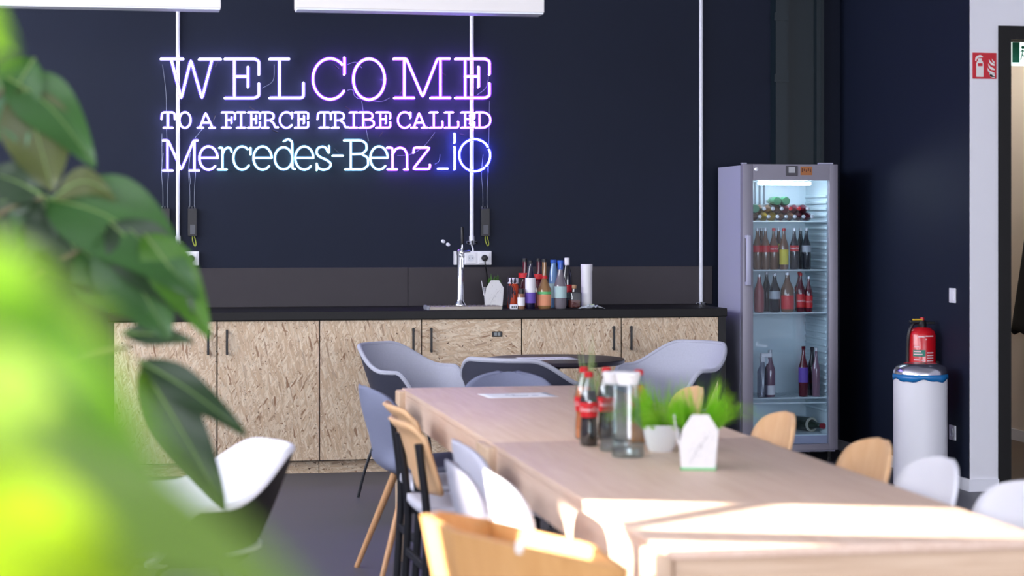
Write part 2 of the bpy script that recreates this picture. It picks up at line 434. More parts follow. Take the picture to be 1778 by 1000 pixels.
M_sock = mat('socket_plastic', (226, 226, 230), .35)
M_blk = mat('black_plastic', (22, 22, 25), .4)
def socket_box(pxa, pxb, pya, pyb, label, sockets, plug):
    a, c_ = at(pxa, pyb, Y=YB - .04), at(pxb, pya, Y=YB - .04)
    cx, cz = (a.x + c_.x) / 2, (a.z + c_.z) / 2; hw, hh = (c_.x - a.x) / 2, (c_.z - a.z) / 2
    t = thing('socket_strip', label, 'socket', (cx, YB, cz))
    b = B(); box(b, -hw, hw, -.042, 0, -hh, hh, .003, 2); obj('housing', b, M_sock, t)
    n = sockets
    for k in range(n):
        x = hw - hh - .004 - k * (2 * hh)
        b = B(); box(b, x - hh * .82, x + hh * .82, -.046, -.041, -hh * .82, hh * .82, .002, 1)
        f = obj('cover_plate', b, M_sock, t)
        b = B(); MM = Matrix.Translation((x, -.046, 0)) @ Matrix.Rotation(R(90), 4, 'X')
        lathe(b, [(.0215, -.001), (.0215, .002), (.0195, .002), (.0195, .0005)], 20, M=MM); obj('socket_ring', b, M_clip, f)
        if k == plug:
            b = B(); lathe(b, [(.019, .002), (.02, .02), (.013, .032), (.0, .034)], 16, M=MM)
            pl = obj('plug', b, M_blk, t, True)
            b = B(); tube(b, smooth_path([(x, -.07, -.005), (x + .002, -.075, -.05), (x + .015, -.05, -.10), (x + .02, -.03, -.19), (x - .005, -.025, cz * 0 - .26)]), .004, 6); obj('cord', b, M_blk, pl, True)
        elif k < 2:
            b = B()
            for s in (-1, 1): lathe(b, [(.0024, 0), (.0024, .0026)], 8, c=(0, 0, 0), M=Matrix.Translation((x + s * .0095, -.0445, 0)) @ Matrix.Rotation(R(90), 4, 'X'))
            obj('contact_holes', b, M_blk, f)
    return t
socket_box(282, 345.5, 436.5, 461, 'white socket strip beside the plant leaf below the sign', 2, 0)
socket_box(789, 853.5, 436, 460, 'white triple socket strip behind the chrome beer tap', 2, 0)

M_psu = mat('power_unit_grey', (30, 30, 34), .5)
M_prt = mat('printed_label', (84, 86, 92), .6)
M_yg = mat('yellow_green_wire', (160, 170, 60), .5)
M_wire = mat('grey_wire', (120, 128, 140), .4)
for px, lab in ((287, 'black power unit closest to the plant, hanging by a white conduit'), (334, 'black power unit on the fridge-facing side of the plant-side conduit'), (842.5, 'black power unit above the tap sockets')):
    q = at(px, 410, Y=YB - .02); q2 = at(px, 362, Y=YB - .02)
    t = thing('power_unit', lab, 'power supply', (q.x, YB, q.z), 0, 'neon power units')
    h = q2.z - q.z
    b = B(); box(b, -.027, .027, -.035, 0, 0, h, .002, 1); obj('case', b, M_psu, t)
    b = B(); box(b, -.014, .016, -.0362, -.035, .012, .07); obj('type_label', b, M_prt, t)
    for k in range(5):
        if k % 2 == 0:
            b = B(); lathe(b, [(.0035, 0), (.0035, .014)], 8, c=(-.019 + k * .0085, -.018, h)); obj('terminal', b, M_prt, t)
    b = B(); tube(b, smooth_path([(.0, -.018, 0), (.002, -.02, -.03), (.015, -.022, -.06), (.022, -.02, -.045), (.012, -.018, 0)]), .0032, 6); obj('earth_wire', b, M_yg, t, True)
    for k, (dx, z2) in enumerate(((-.014, .8), (.012, .62))):
        b = B(); tube(b, smooth_path([(dx, -.018, h + .01), (dx * 1.1, -.016, h + .12), (dx * 1.6, -.012, h + .22), (dx * .9, -.015, h + z2 * .42)]), .0018, 5); obj('high_voltage_lead', b, M_wire, t, True)

# ------------------------------------------------------------------ neon sign
def c1(x, y): return (260 + x / 4.166, 80 + y / 4.166)
def c2(x, y): return (540 + x / 4.168, 80 + y / 4.168)
def ell(cx, cy, rx, ry, a0, a1, n=18):
    return [(cx + rx * math.cos(R(a0 + (a1 - a0) * i / n)), cy + ry * math.sin(R(a0 + (a1 - a0) * i / n))) for i in range(n + 1)]
# capital strokes in a unit box (x right, y down)
def cap(ch):
    E_ = [[(0, 0), (.88, 0), (1, .06), (1, .4)], [(.28, 0), (.28, 1)], [(.28, .45), (.66, .45)], [(.68, .2), (.68, .72)], [(0, 1), (.88, 1), (1, .94), (1, .62)]]
    return {
        'T': [[(0, .45), (.02, .1), (.15, 0), (.85, 0), (.98, .1), (1, .45)], [(.5, 0), (.5, 1)], [(.15, 1), (.85, 1)]],
        'O': [ell(.5, .5, .5, .52, 0, 360)],
        'A': [[(.14, 1), (.46, 0), (.84, 1)], [(.25, .68), (.72, .68)], [(0, 1), (.34, 1)], [(.66, 1), (1, 1)]],
        'F': [[(0, 0), (.88, 0), (1, .08), (1, .45)], [(.35, 0), (.35, 1)], [(.35, .5), (.72, .5)], [(.74, .3), (.74, .7)], [(0, 1), (.7, 1)]],
        'I': [[(0, 0), (1, 0)], [(.5, 0), (.5, 1)], [(0, 1), (1, 1)]],
        'E': E_,
        'R': [[(0, 0), (.5, 0), (.72, .12), (.72, .38), (.5, .52), (.2, .52)], [(.2, 0), (.2, 1)], [(0, 1), (.42, 1)], [(.5, .52), (.72, .7), (.8, .98), (1, .98)]],
        'C': [ell(.52, .5, .52, .52, -38, -322), [(.96, 0), (.96, .36)]],
        'B': [[(0, 0), (.68, 0), (.88, .12), (.88, .36), (.66, .47), (.24, .47)], [(.24, 0), (.24, 1)], [(.66, .47), (.98, .6), (.98, .86), (.7, 1), (0, 1)]],
        'L': [[(0, 0), (.62, 0)], [(.3, 0), (.3, 1)], [(0, 1), (.9, 1), (1, .94), (1, .6)]],
        'D': [[(0, 0), (.6, 0), (.92, .2), (1, .5), (.92, .8), (.6, 1), (0, 1)], [(.24, 0), (.24, 1)]],
    }[ch]
YN = YB - .045
def neonmat(name, e, s): return mat(name, (250, 250, 255), .3, emit=(e, s))
V1 = neonmat('neon_cool_white', (.50, .46, 1.0), 13)
V2 = neonmat('neon_violet', (.40, .17, 1.0), 22)
V3 = neonmat('neon_cyan', (.46, .92, .90), 7)
V4 = neonmat('neon_blue', (.10, .11, 1.0), 60)
def halo(name, col, s):
    # added half-clear glowing shell that imitates the bloom around the lit tube
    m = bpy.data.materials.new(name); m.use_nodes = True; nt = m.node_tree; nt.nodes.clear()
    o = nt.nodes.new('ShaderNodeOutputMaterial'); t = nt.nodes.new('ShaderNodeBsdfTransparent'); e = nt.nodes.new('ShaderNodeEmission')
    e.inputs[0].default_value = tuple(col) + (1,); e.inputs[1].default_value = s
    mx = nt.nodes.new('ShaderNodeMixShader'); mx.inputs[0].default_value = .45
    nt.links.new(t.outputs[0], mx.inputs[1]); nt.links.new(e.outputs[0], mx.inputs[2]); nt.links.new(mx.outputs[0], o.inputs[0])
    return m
HALO = {'neon_cool_white': halo('halo_lilac', (.20, .13, 1.0), 1.3), 'neon_violet': halo('halo_violet', (.24, .04, 1.0), 1.6), 'neon_cyan': halo('halo_cyan', (.10, .26, .60), .9), 'neon_blue': halo('halo_blue', (.02, .02, 1.0), 2.2)}
M_elec = mat('electrode_black', (18, 18, 20), .5)
sx, sz = at(566, 300, Y=YN).x, at(566, 300, Y=YN).z
sign = thing('neon_sign', 'glowing three line neon lettering mounted on the navy wall', 'neon sign', (sx, YN, sz))
nl = 0
def letter(strokes, crop, m, r):
    b = B(); runs = []
    for s in strokes:
        P = []
        for (x, y) in s:
            p = crop(x, y); q = at(p[0], p[1], Y=YN); P.append(Vector((q.x - sx, 0, q.z - sz)))
        if len(P) > 2 and len(P) < 10:
            # keep straight runs, round the corners
            Q = [P[0]]
            for i in range(1, len(P) - 1):
                p, a, c_ = P[i], P[i - 1], P[i + 1]
                d1, d2 = (a - p), (c_ - p); k = min(.012, d1.length * .4, d2.length * .4)
                Q += [p + d1.normalized() * k, p + (d1.normalized() + d2.normalized()) * k * .2, p + d2.normalized() * k]
            Q.append(P[-1]); P = Q
        tube(b, P, r, 6); runs.append(P)
        # bent-back tube ends and glass standoffs that reach the wall
        for e in (P[0], P[-1]): tube(b, [e + Vector((0, .004, 0)), e + Vector((0, .03, 0))], r * .8, 6)
    o = obj('neon_letter', b, m, sign, True)
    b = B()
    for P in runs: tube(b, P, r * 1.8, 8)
    obj('halo_shell', b, HALO[m.name], o, True)
    return o
def place(ch, x0, x1, y0, y1, crop, m, r):
    return letter([[(x0 + p[0] * (x1 - x0), y0 + p[1] * (y1 - y0)) for p in s] for s in cap(ch)], crop, m, r)
r1, r2, r3 = .0069, .0052, .0058
letter([[(80, 93), (243, 93)], [(357, 95), (515, 95)], [(155, 95), (228, 380), (297, 100), (378, 380), (452, 95)]], c1, V1, r1)
place('E', 543, 790, 93, 376, c1, V1, r1)
letter([[(868, 93), (1010, 93)], [(938, 93), (938, 375)], [(868, 375), (1098, 375), (1112, 362), (1112, 265)]], c1, V1, r1)
letter([ell(138, 238, 124, 148, -45, -325, 26), [(242, 82), (242, 205)]], c2, V2, r1)
letter([ell(420, 240, 114, 148, 0, 360, 32)], c2, V2, r1)
letter([[(600, 92), (690, 92), (808, 368), (915, 92), (1005, 92)], [(675, 100), (675, 375)], [(605, 375), (748, 375)], [(937, 100), (937, 375)], [(867, 375), (1010, 375)]], c2, V2, r1)
place('E', 1047, 1292, 93, 375, c2, V2, r1)
ya, yb = 480, 590
for ch, a, c_ in (('T', 85, 182), ('O', 214, 296), ('A', 345, 474), ('F', 521, 616), ('I', 631, 691), ('E', 711, 797), ('R', 812, 930), ('C', 940, 1034), ('E', 1050, 1146)):
    place(ch, a, c_, ya, yb, c1, V1, r2)
for i, (ch, a, c_) in enumerate((('T', 48, 145), ('R', 152, 272), ('I', 282, 336), ('B', 352, 458), ('E', 474, 574), ('C', 628, 724), ('A', 728, 845), ('L', 862, 952), ('L', 972, 1066), ('E', 1090, 1182), ('D', 1194, 1300))):
    place(ch, a, c_, ya, yb, c2, V1 if i < 2 else V2, r2)
def low_e(cx, rx=66): return [ell(cx, 810, rx, 84, 0, -318, 22) , [(cx - rx, 808), (cx + rx, 808)]]
letter([[(95, 682), (133, 682), (228, 895), (318, 682), (348, 682)], [(128, 690), (128, 898)], [(97, 900), (166, 900)], [(323, 690), (323, 898)], [(287, 900), (357, 900)]], c1, V1, r3)
letter(low_e(425), c1, V1, r3)
letter([[(502, 735), (526, 735), (526, 890)], [(526, 785), (540, 748), (562, 733), (585, 738), (592, 765)], [(492, 893), (558, 893)]], c1, V3, r3)
letter([ell(668, 810, 63, 84, -48, -322, 20), [(730, 735), (730, 785)]], c1, V3, r3)
letter(low_e(816), c1, V3, r3)
letter([ell(968, 812, 64, 80, 0, 360, 24), [(970, 688), (1002, 672), (1030, 690), (1032, 885), (1052, 890)]], c1, V3, r3)
letter(low_e(1118), c1, V3, r3)
S_ = [(p.x, p.y) for p in smooth_path([(x, y, 0) for x, y in ((122, 765), (108, 738), (82, 728), (50, 740), (40, 772), (62, 800), (108, 822), (142, 850), (130, 882), (92, 895), (58, 885), (44, 862))], 3)]
letter([S_, [(130, 722), (130, 772)], [(42, 850), (42, 898)]], c2, V3, r3)
letter([[(158, 793), (232, 793)]], c2, V3, r3)
letter([[(240, 682), (365, 682), (400, 705), (404, 748), (372, 780), (290, 783)], [(288, 682), (288, 893)], [(368, 782), (412, 808), (414, 862), (378, 893), (248, 893)]], c2, V3, r3)
letter(low_e(492, 63), c2, V3, r3)
letter([[(552, 735), (590, 735), (590, 890)], [(590, 785), (612, 745), (645, 733), (678, 745), (696, 785), (696, 890)], [(556, 893), (624, 893)], [(676, 893), (704, 893)]], c2, V2, r3)
letter([[(742, 772), (745, 735), (860, 735), (738, 890), (858, 890), (862, 858)]], c2, V2, r3)
letter([[(922, 887), (990, 887)]], c2, V4, r3)
letter([[(1040, 632), (1040, 700)], [(1040, 728), (1040, 893)]], c2, V4, r3)
letter([ell(1185, 790, 112, 116, -32, -310, 28), ell(1185, 790, 112, 116, -20, 40, 8)], c2, V4, r3)
def lead(pts, r=.0016):
    b = B(); P = [at(x, y, Y=YN + .02 - .008 * (i % 2)) - Vector((sx, YN, sz)) for i, (x, y) in enumerate(pts)]
    tube(b, smooth_path(P, 5), r, 5); obj('connecting_wire', b, M_wire, sign, True)
lead([(282, 112), (288, 160), (289, 220), (292, 300)]); lead([(281, 232), (281, 300)]); lead([(328, 290), (331, 320)])
lead([(628, 175), (634, 215), (640, 245)]); lead([(603, 112), (618, 108), (628, 118)]); lead([(603, 157), (612, 156), (620, 170), (660, 176), (676, 170)])
lead([(755, 230), (735, 255), (712, 268), (690, 270)]); lead([(849, 120), (845, 150), (828, 165)]); lead([(850, 175), (849, 225), (848, 300)]); lead([(755, 285), (762, 280), (764, 268)])
lead([(476, 112), (474, 140), (455, 153)]); lead([(353, 222), (338, 240)])
for px, py, ang in ((376, 112, 60), (372, 205, 70), (584, 116, -40), (604, 188, -30), (750, 240, 50), (662, 233, 50), (770, 128, -40), (696, 160, 60), (803, 234, -10), (584, 262, -40), (478, 228, -20), (438, 188, -30)):
    q = at(px, py, Y=YN + .02) - Vector((sx, YN, sz)); d = Vector((math.cos(R(ang)), 0, math.sin(R(ang)))) * .018
    b = B(); tube(b, [q - d, q + d], .004, 6); obj('electrode_cap', b, M_elec, sign)

# ------------------------------------------------------------------ long tables
M_oak = wood('pale_oak_veneer', (220, 188, 166), (232, 204, 184), (26, 1.6, 26), .5)
M_oak_leg = wood('pale_oak_solid', (200, 168, 138), (220, 192, 164), (40, 40, 3), .5)
M_oak_rail = wood('pale_oak_rail', (200, 168, 138), (220, 192, 164), (2, 30, 40), .5)
ZT = .74
A0 = at(703.5, 673.5, Z=ZT); A1 = at(1136, 956, Z=ZT)
TX0 = (at(845, 766, Z=ZT).x + A0.x + at(1087, 917, Z=ZT).x) / 3
TW = .90; TX1 = TX0 + TW
TY1, TY0 = A0.y, A1.y
TYM = (TY0 + TY1) / 2
def long_table(y0, y1, label):
    t = thing('long_table', label, 'table', ((TX0 + TX1) / 2, (y0 + y1) / 2, 0), 0, 'pale oak tables pushed together')
    hx, hy = TW / 2, (y1 - y0) / 2 - .0015
    b = B(); box(b, -hx, hx, -hy, hy, ZT - .022, ZT, .003, 2); obj('tabletop', b, M_oak, t, 30)
    for s in (-1, 1):
        b = B(); box(b, s * (hx - .012) - .012, s * (hx - .012) + .012, -hy + .03, hy - .03, ZT - .125, ZT - .022); obj('side_rail', b, M_oak, t)
        b = B(); box(b, -hx + .024, hx - .024, s * (hy - .026) - .012, s * (hy - .026) + .012, ZT - .115, ZT - .022); obj('end_rail', b, M_oak_rail, t)
        for q in (-1, 1):
            b = B(); ex = hx + .012
            box(b, min(q * (ex - .03), q * (ex + .018)), max(q * (ex - .03), q * (ex + .018)), s * hy - (.11 if s > 0 else 0), s * hy + (0 if s > 0 else .11), 0, ZT - .006, .009, 3)
            obj('leg', b, M_oak_leg, t, 30)
    return t
long_table(TYM, TY1, 'pale oak long table in the middle of the room, holding the drinks')
long_table(TY0, TYM, 'pale oak long table in front, crossed by sunlight')

M_paper = mat('paper_white', (240, 240, 246), .7)
M_ink = mat('ink_grey', (90, 90, 100), .7)
def paper(px, py, z, rz, label, w=.297, d=.21):
    q = at(px, py, Z=z); t = thing('paper_sheet', label, 'paper', q, rz)
    b = B(); grid(b, lambda u, v: Vector(((u - .5) * w, (v - .5) * d, .0006 + .004 * max(0, u + v - 1.75))), 8, 8); obj('sheet', b, M_paper, t, True, solid=.0006)
    b = B()
    for k, (x0, x1, y) in enumerate(((-.05, -.01, .01), (-.03, .04, -.03), (.05, .08, -.035))): box(b, x0, x1, y, y + .008, .0011, .0015)
    obj('printing', b, M_ink, t)
paper(899, 686.5, ZT, R(4), 'white printed sheet lying near the far end of the long table')

# ------------------------------------------------------------------ chairs
M_felt_l = mat('light_grey_felt', (176, 178, 192), .9, bump=.3, bscale=500, var=.08, vscale=120)
M_felt_d = mat('dark_shell', (54, 56, 72), .7)
M_grey = mat('blue_grey_fabric', (122, 127, 152), .9, bump=.3, bscale=600, var=.1, vscale=160)
M_pad = mat('pad_grey', (202, 203, 218), .85, bump=.2, bscale=500)
M_wshell = mat('white_shell', (232, 232, 240), .45)
M_bshell = mat('black_shell', (24, 21, 26), .6)
M_ply = wood('tan_plywood', (226, 178, 130), (236, 194, 150), (14, 14, 3), .45)
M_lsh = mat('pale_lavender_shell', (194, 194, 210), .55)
M_bmetal = mat('black_metal', (26, 28, 36), .4, metal=.2)
M_oakl = wood('oak_leg_wood', (190, 140, 96), (212, 164, 120), (60, 60, 5), .5)

def sstep(a, c_, x):
    t = max(0, min(1, (x - a) / (c_ - a))); return t * t * (3 - 2 * t)
def tub(label, loc, rz, inner, outer, legm, hb=.80, ha=.675, group='tub armchairs'):
    t = thing('tub_armchair', label, 'armchair', loc, rz, group)
    AM = R(128)
    def hrim(p):
        p = abs(p); return hb - (hb - ha) * sstep(R(30), R(84), p) - .17 * sstep(R(98), R(128), p)
    def pos(p, s, off):
        h = hrim(p); z0 = .42; f = .60 + .40 * (s ** .75)
        ax, by = .315 - off, .325 - off
        z = z0 + (h - z0) * s
        return Vector((-ax * f * math.cos(p) - .02 * s * (math.cos(p) > 0) * math.cos(p), by * f * math.sin(p), z))
    b = B(); grid(b, lambda u, v: pos(AM * (2 * u - 1), v, 0), 40, 10)
    lathe(b, [(.0, .392), (.10, .395), (.17, .405), (.197, .424)], 24); obj('outer_shell', b, outer, t, 60)
    b = B(); grid(b, lambda u, v: pos(AM * (2 * u - 1), v, .02), 40, 10); obj('inner_shell', b, inner, t, 60)
    b = B(); tube(b, [pos(AM * (2 * i / 60 - 1), 1, .010) for i in range(61)], .0125, 8); 
    for q in (-1, 1): tube(b, [pos(AM * q, i / 8, .010) for i in range(9)], .0125, 8)
    obj('rim', b, inner, t, True)
    b = B(); lathe(b, [(0, .43), (.15, .43), (.2, .435), (.235, .45), (.235, .462), (.2, .472), (0, .468)], 28); obj('seat', b, inner, t, True)
    for x in (-1, 1):
        for y in (-1, 1):
            b = B(); tube(b, smooth_path([(x * .08, y * .08, .40), (x * .14, y * .15, .37), (x * .20, y * .21, .18), (x * .235, y * .245, 0)], 4), .008, 8); obj('leg', b, legm, t, True)
    return t
def prof_interp(P, u):
    x = u * (len(P) - 1); i = min(int(x), len(P) - 2); f = x - i
    g = lambda k: P[max(0, min(len(P) - 1, k))]
    p0, p1, p2, p3 = g(i - 1), g(i), g(i + 1), g(i + 2)
    return tuple(.5 * ((2 * b_) + (c_ - a) * f + (2 * a - 5 * b_ + 4 * c_ - d) * f * f + (3 * b_ - a - 3 * c_ + d) * f ** 3) for a, b_, c_, d in zip(p0, p1, p2, p3))
def shell_chair(label, loc, rz, m, legm, kind='wood', thick=.014, ht=.78, group='shell side chairs', wb=.215, curl=.055):
    t = thing('shell_chair', label, 'chair', loc, rz, group)
    #   x,    z,   halfwidth, forward curl
    P = [(.235, .425, .17, 0), (.20, .445, .20, .0), (.08, .438, .22, .01), (-.08, .43, .225, .02), (-.165, .455, .222, .035), (-.20, .52, wb, curl), (-.217, .59, wb, curl), (-.235, .65, wb, curl), (-.249, .70 + (ht - .78), wb, curl), (-.257, ht - .038, wb, curl), (-.263, ht, wb, curl)]
    def fn(u, v):
        x, z, hw, c_ = prof_interp(P, u); s = 2 * v - 1
        k = max(0, (z - (ht - .15)) / .15) if u > .6 else 0
        hw = hw * max(.02, 1 - min(1, k) ** 3.2) ** .42; c_ = c_ * (hw / wb) ** 1.5 if u > .6 else c_
        bk = sstep(.35, .55, u)
        return Vector((x + c_ * s * s * bk, s * hw, z + (1 - bk) * .02 * s * s))
    b = B(); grid(b, fn, 44, 14); obj('shell', b, m, t, True, solid=thick)
    if kind == 'wood':
        b = B(); box(b, -.11, .11, -.11, .11, .405, .424, .004, 1); obj('underframe', b, M_bmetal, t)
        for x in (-1, 1):
            for y in (-1, 1):
                b = B(); tube(b, [(x * .10, y * .10, .412), (x * .23 - .01, y * .225, 0)], [.017, .0105], 10); obj('leg', b, legm, t, True)
    else:
        for y in (-1, 1):
            b = B(); tube(b, smooth_path([(.10, y * .10, .415), (.19, y * .19, .40), (.215, y * .215, .2), (.22, y * .22, .008), (-.0, y * .225, .008), (-.22, y * .22, .008), (-.20, y * .205, .2), (-.15, y * .18, .40), (-.08, y * .10, .415)], 5), .0075, 8)
            obj('runner', b, legm, t, True)
    return t
def frame_chair(label, loc, rz, group='oak back chairs with black frames'):
    t = thing('frame_chair', label, 'chair', loc, rz, group)
    for y in (-1, 1):
        b = B(); tube(b, smooth_path([(-.215, y * .20, 0), (-.20, y * .20, .25), (-.195, y * .20, .45), (-.225, y * .20, .70)], 4), .015, 10); obj('leg', b, M_bmetal, t, True)
        b = B(); tube(b, [(.20, y * .20, 0), (.19, y * .20, .43)], .015, 10); obj('leg', b, M_bmetal, t, True)
        b = B(); box(b, -.20, .19, y * .20 - .009, y * .20 + .009, .405, .435, .003, 1); obj('side_rail', b, M_bmetal, t)
    b = B(); box(b, -.205, -.19, -.20, .20, .255, .285, .003, 1); obj('stretcher', b, M_bmetal, t)
    b = B(); box(b, .18, .20, -.20, .20, .405, .435, .003, 1); obj('front_rail', b, M_bmetal, t)
    def seat(u, v):
        x, y = -.20 + .43 * u, (2 * v - 1) * .205
        return Vector((x, y, .452 - .03 * sstep(.82, 1, u) ** 2 + .012 * abs(2 * v - 1) ** 3 + .006 * sstep(.2, 0, u)))
    b = B(); grid(b, seat, 16, 12); obj('seat_pad', b, M_pad, t, True, solid=.026)
    def back(u, v):
        s = 2 * v - 1; z = .52 + .25 * u
        e = 1 - .10 * sstep(.8, 1, u) - .06 * sstep(.15, 0, u)
        return Vector((-.185 - .075 * u - .028 * sstep(.8, 1.0, u) + .045 * s * s, s * .215 * e, z - .012 * (abs(s) ** 4) * u))
    b = B(); grid(b, back, 12, 14); obj('backrest', b, M_ply, t, True, solid=.014)
    return t

# round black table with tub armchairs
qr = at(963, 622.5, Z=ZT)
rt = thing('round_table', 'small round black cafe table in front of the cabinets', 'table', (qr.x, qr.y, 0))
M_btop = mat('black_table_top', (40, 34, 42), .3)
b = B(); lathe(b, [(0, .712), (.355, .712), (.372, .722), (.374, .734), (.37, .74), (0, .74)], 48); obj('tabletop', b, M_btop, rt, 30)
b = B(); lathe(b, [(.05, .70), (.022, .68), (.022, .02), (.05, .015)], 16); box(b, -.12, .12, -.12, .12, .70, .712); obj('column', b, M_bmetal, rt, 30)
b = B(); lathe(b, [(0, 0), (.21, 0), (.21, .008), (.05, .016), (0, .016)], 32); obj('base', b, M_bmetal, rt, 30)
paper(950, 622.5, ZT, R(2), 'white sheet lying on the round black table')
g = 'grey tub armchairs at the round table'
def fl(px, D): 
    p = at(px, 389, D=D); return (p.x, p.y, 0)
tub('grey tub armchair between the cabinets and the grey shell chair', fl(728, 10.85), R(-38), M_felt_l, M_felt_d, M_bmetal, group=g)
tub('grey tub armchair nearest the fridge, backing onto the cabinets\' end', fl(1156, 10.95), R(210), M_felt_l, M_felt_d, M_bmetal, group=g)
tub('grey tub armchair with its dark back to the long table', fl(915, 9.98), R(52), M_felt_l, M_felt_d, M_bmetal, group=g)
tub('white tub armchair with black outside, beside the leafy plant', fl(325, 6.3), R(194), M_wshell, M_bshell, M_bmetal, .75, .61, group='white tub armchair')

# chairs around the long table
def topat(px, py, z):
    q = at(px, py, Z=z); return (q.x + .263, q.y, 0)
gl = 'chairs along the window side of the long table'
shell_chair('grey upholstered shell chair at the head of the long table', fl(890, 9.17), R(-96), M_grey, M_bmetal, 'runner', .03, .765)
shell_chair('blue-grey upholstered shell chair with oak legs', (TX0 + .04, 8.33, 0), R(6), M_grey, M_oakl, 'wood', .03, .785, gl, .215, .09)
frame_chair('black framed chair with oak backrest beside the blue-grey chair', (TX0 + .08, 7.66, 0), R(2), gl)
frame_chair('black framed chair with oak backrest, close to the pale shell chairs', (TX0 + .03, 7.08, 0), R(2), gl)
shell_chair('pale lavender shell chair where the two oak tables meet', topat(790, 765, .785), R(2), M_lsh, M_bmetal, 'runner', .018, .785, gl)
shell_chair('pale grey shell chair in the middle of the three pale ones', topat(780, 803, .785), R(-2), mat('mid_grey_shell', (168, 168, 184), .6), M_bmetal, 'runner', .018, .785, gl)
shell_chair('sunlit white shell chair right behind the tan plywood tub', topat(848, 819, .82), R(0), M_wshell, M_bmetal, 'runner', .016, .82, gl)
gr = 'chairs along the fridge side of the long table'
for px, D, m, lab in ((1141, 8.35, M_ply, 'tan plywood shell chair behind the grass pots'), (1292, 7.2, M_ply, 'tan plywood shell chair in front of the fridge'), (1458, 6.3, M_ply, 'tan plywood shell chair beside the white one, below the dark wall'),
                      (1565, 5.8, M_wshell, 'white shell chair in front of the pedal bin'), (1738, 5.25, M_wshell, 'white shell chair cut by the picture edge below the doorway')):
    p = at(px, 389, D=D)
    shell_chair(lab, (max(p.x - .25, TX1 + .0), p.y, 0), R(180), m, M_bmetal if m is M_wshell else M_oakl, 'runner' if m is M_wshell else 'wood', .014, .78, gr)

# tan plywood tub in front
M_ply2 = wood('orange_plywood', (204, 150, 90), (218, 166, 106), (14, 14, 3), .45)
def ply_tub():
    zr, zf = .82, .76
    A_ = at(735, 893, Z=zr); S_1 = at(905, 949, Z=zr); C_ = at(1088, 987, Z=zr); B_ = at(850, 903, Z=zf); F_ = at(1024, 944, Z=zf)
    cx, cy = (A_.x + C_.x + B_.x + F_.x) / 4, (A_.y + C_.y + B_.y + F_.y) / 4
    t = thing('plywood_tub_chair', 'tan plywood tub armchair cropped at the picture bottom, partly sunlit', 'armchair', (cx, cy, 0))
    o = Vector((cx, cy, 0))
    A2 = A_ * .55 + S_1 * .45 + Vector((-.02, -.005, 0)); A2.z = zr - .005
    AB = (A_ + B_) / 2 + Vector((-.045, .03, .01))
    ring = [A_, A2, S_1, C_, F_, B_, AB]
    ring = [p - o for p in ring]
    bot = [Vector((p.x * .62, p.y * .62, .40)) for p in ring]
    n = len(ring)
    for i in range(n):
        a, c_, d, e = ring[i], ring[(i + 1) % n], bot[(i + 1) % n], bot[i]
        b = B()
        grid(b, lambda u, v: (a * (1 - u) + c_ * u) * (1 - v) + (e * (1 - u) + d * u) * v, 4, 4)
        obj('plywood_panel', b, M_ply2, t, False, solid=.014)
    b = B(); prism(b, [(p.x * .98, p.y * .98) for p in bot], .39, .415, 'z'); obj('seat', b, M_ply2, t)
    for i in (2, 5):
        b = B(); lathe(b, [(.011, -.012), (.011, .008), (.006, .012), (0, .012)], 12, c=(ring[i].x, ring[i].y, ring[i].z)); obj('corner_bolt', b, mat('bolt_lit_white', (240, 240, 238), .4), t, True)  # sunlit white is put into the colour of the metal bolts
    for i in (0, 3, 4, 6):
        b = B(); p = bot[i]; tube(b, [(p.x * .85, p.y * .85, .39), (p.x * 1.15, p.y * 1.15, 0)], [.018, .012], 10); obj('leg', b, M_oakl, t, True)
ply_tub()

# ------------------------------------------------------------------ fridge
FX0, FX1, FY0, FY1, FZ = 3.62, at(1455, 500, Y=11.757).x, 11.757, 12.28, at(1370, 285, Y=11.757).z
M_fr = mat('fridge_silver', (176, 177, 200), .42, metal=.1)
M_fr2 = mat('fridge_frame', (138, 135, 148), .42, metal=.1)
M_fin = mat('fridge_interior', (218, 232, 238), .4)
M_glass = glassy('door_glass', (240, 246, 250), .03, .03)
M_shelf = mat('shelf_wire', (225, 235, 240), .3)
fr = thing('glass_door_fridge', 'tall silver drinks fridge with a glass door', 'fridge', (FX0, FY0, 0))
W_, Dp = FX1 - FX0, FY1 - FY0
b = B()
box(b, 0, .035, .05, Dp, .06, FZ - .008); box(b, W_ - .035, W_, .05, Dp, .06, FZ - .008); box(b, .035, W_ - .035, .052, Dp - .03, FZ - .07, FZ - .009); box(b, .035, W_ - .035, Dp - .03, Dp - .001, .061, FZ - .01); box(b, .035, W_ - .035, .052, Dp - .03, .061, .16)
obj('cabinet', b, M_fr, fr)
b = B(); box(b, .035, .04, .055, Dp - .03, .16, FZ - .07); box(b, W_ - .04, W_ - .035, .055, Dp - .03, .16, FZ - .07); box(b, .035, W_ - .035, Dp - .036, Dp - .03, .16, FZ - .07); box(b, .035, W_ - .035, .055, Dp - .03, .16, .166); box(b, .035, W_ - .035, .055, Dp - .03, FZ - .076, FZ - .07)
obj('liner', b, M_fin, fr)
for k in range(34):
    z = .30 + k * .040
    if z < FZ - .2:
        b = B(); box(b, W_ - .052, W_ - .04, .08, Dp - .05, z, z + .018, .004, 1); obj('liner_ridge', b, M_fin, fr)
for k in range(8):
    b = B(); x = .075 + k * .03; box(b, x, x + .01, Dp - .046, Dp - .036, 1.48, FZ - .10); obj('vent_rib', b, mat('vent_grey', (120, 128, 136), .5), fr)
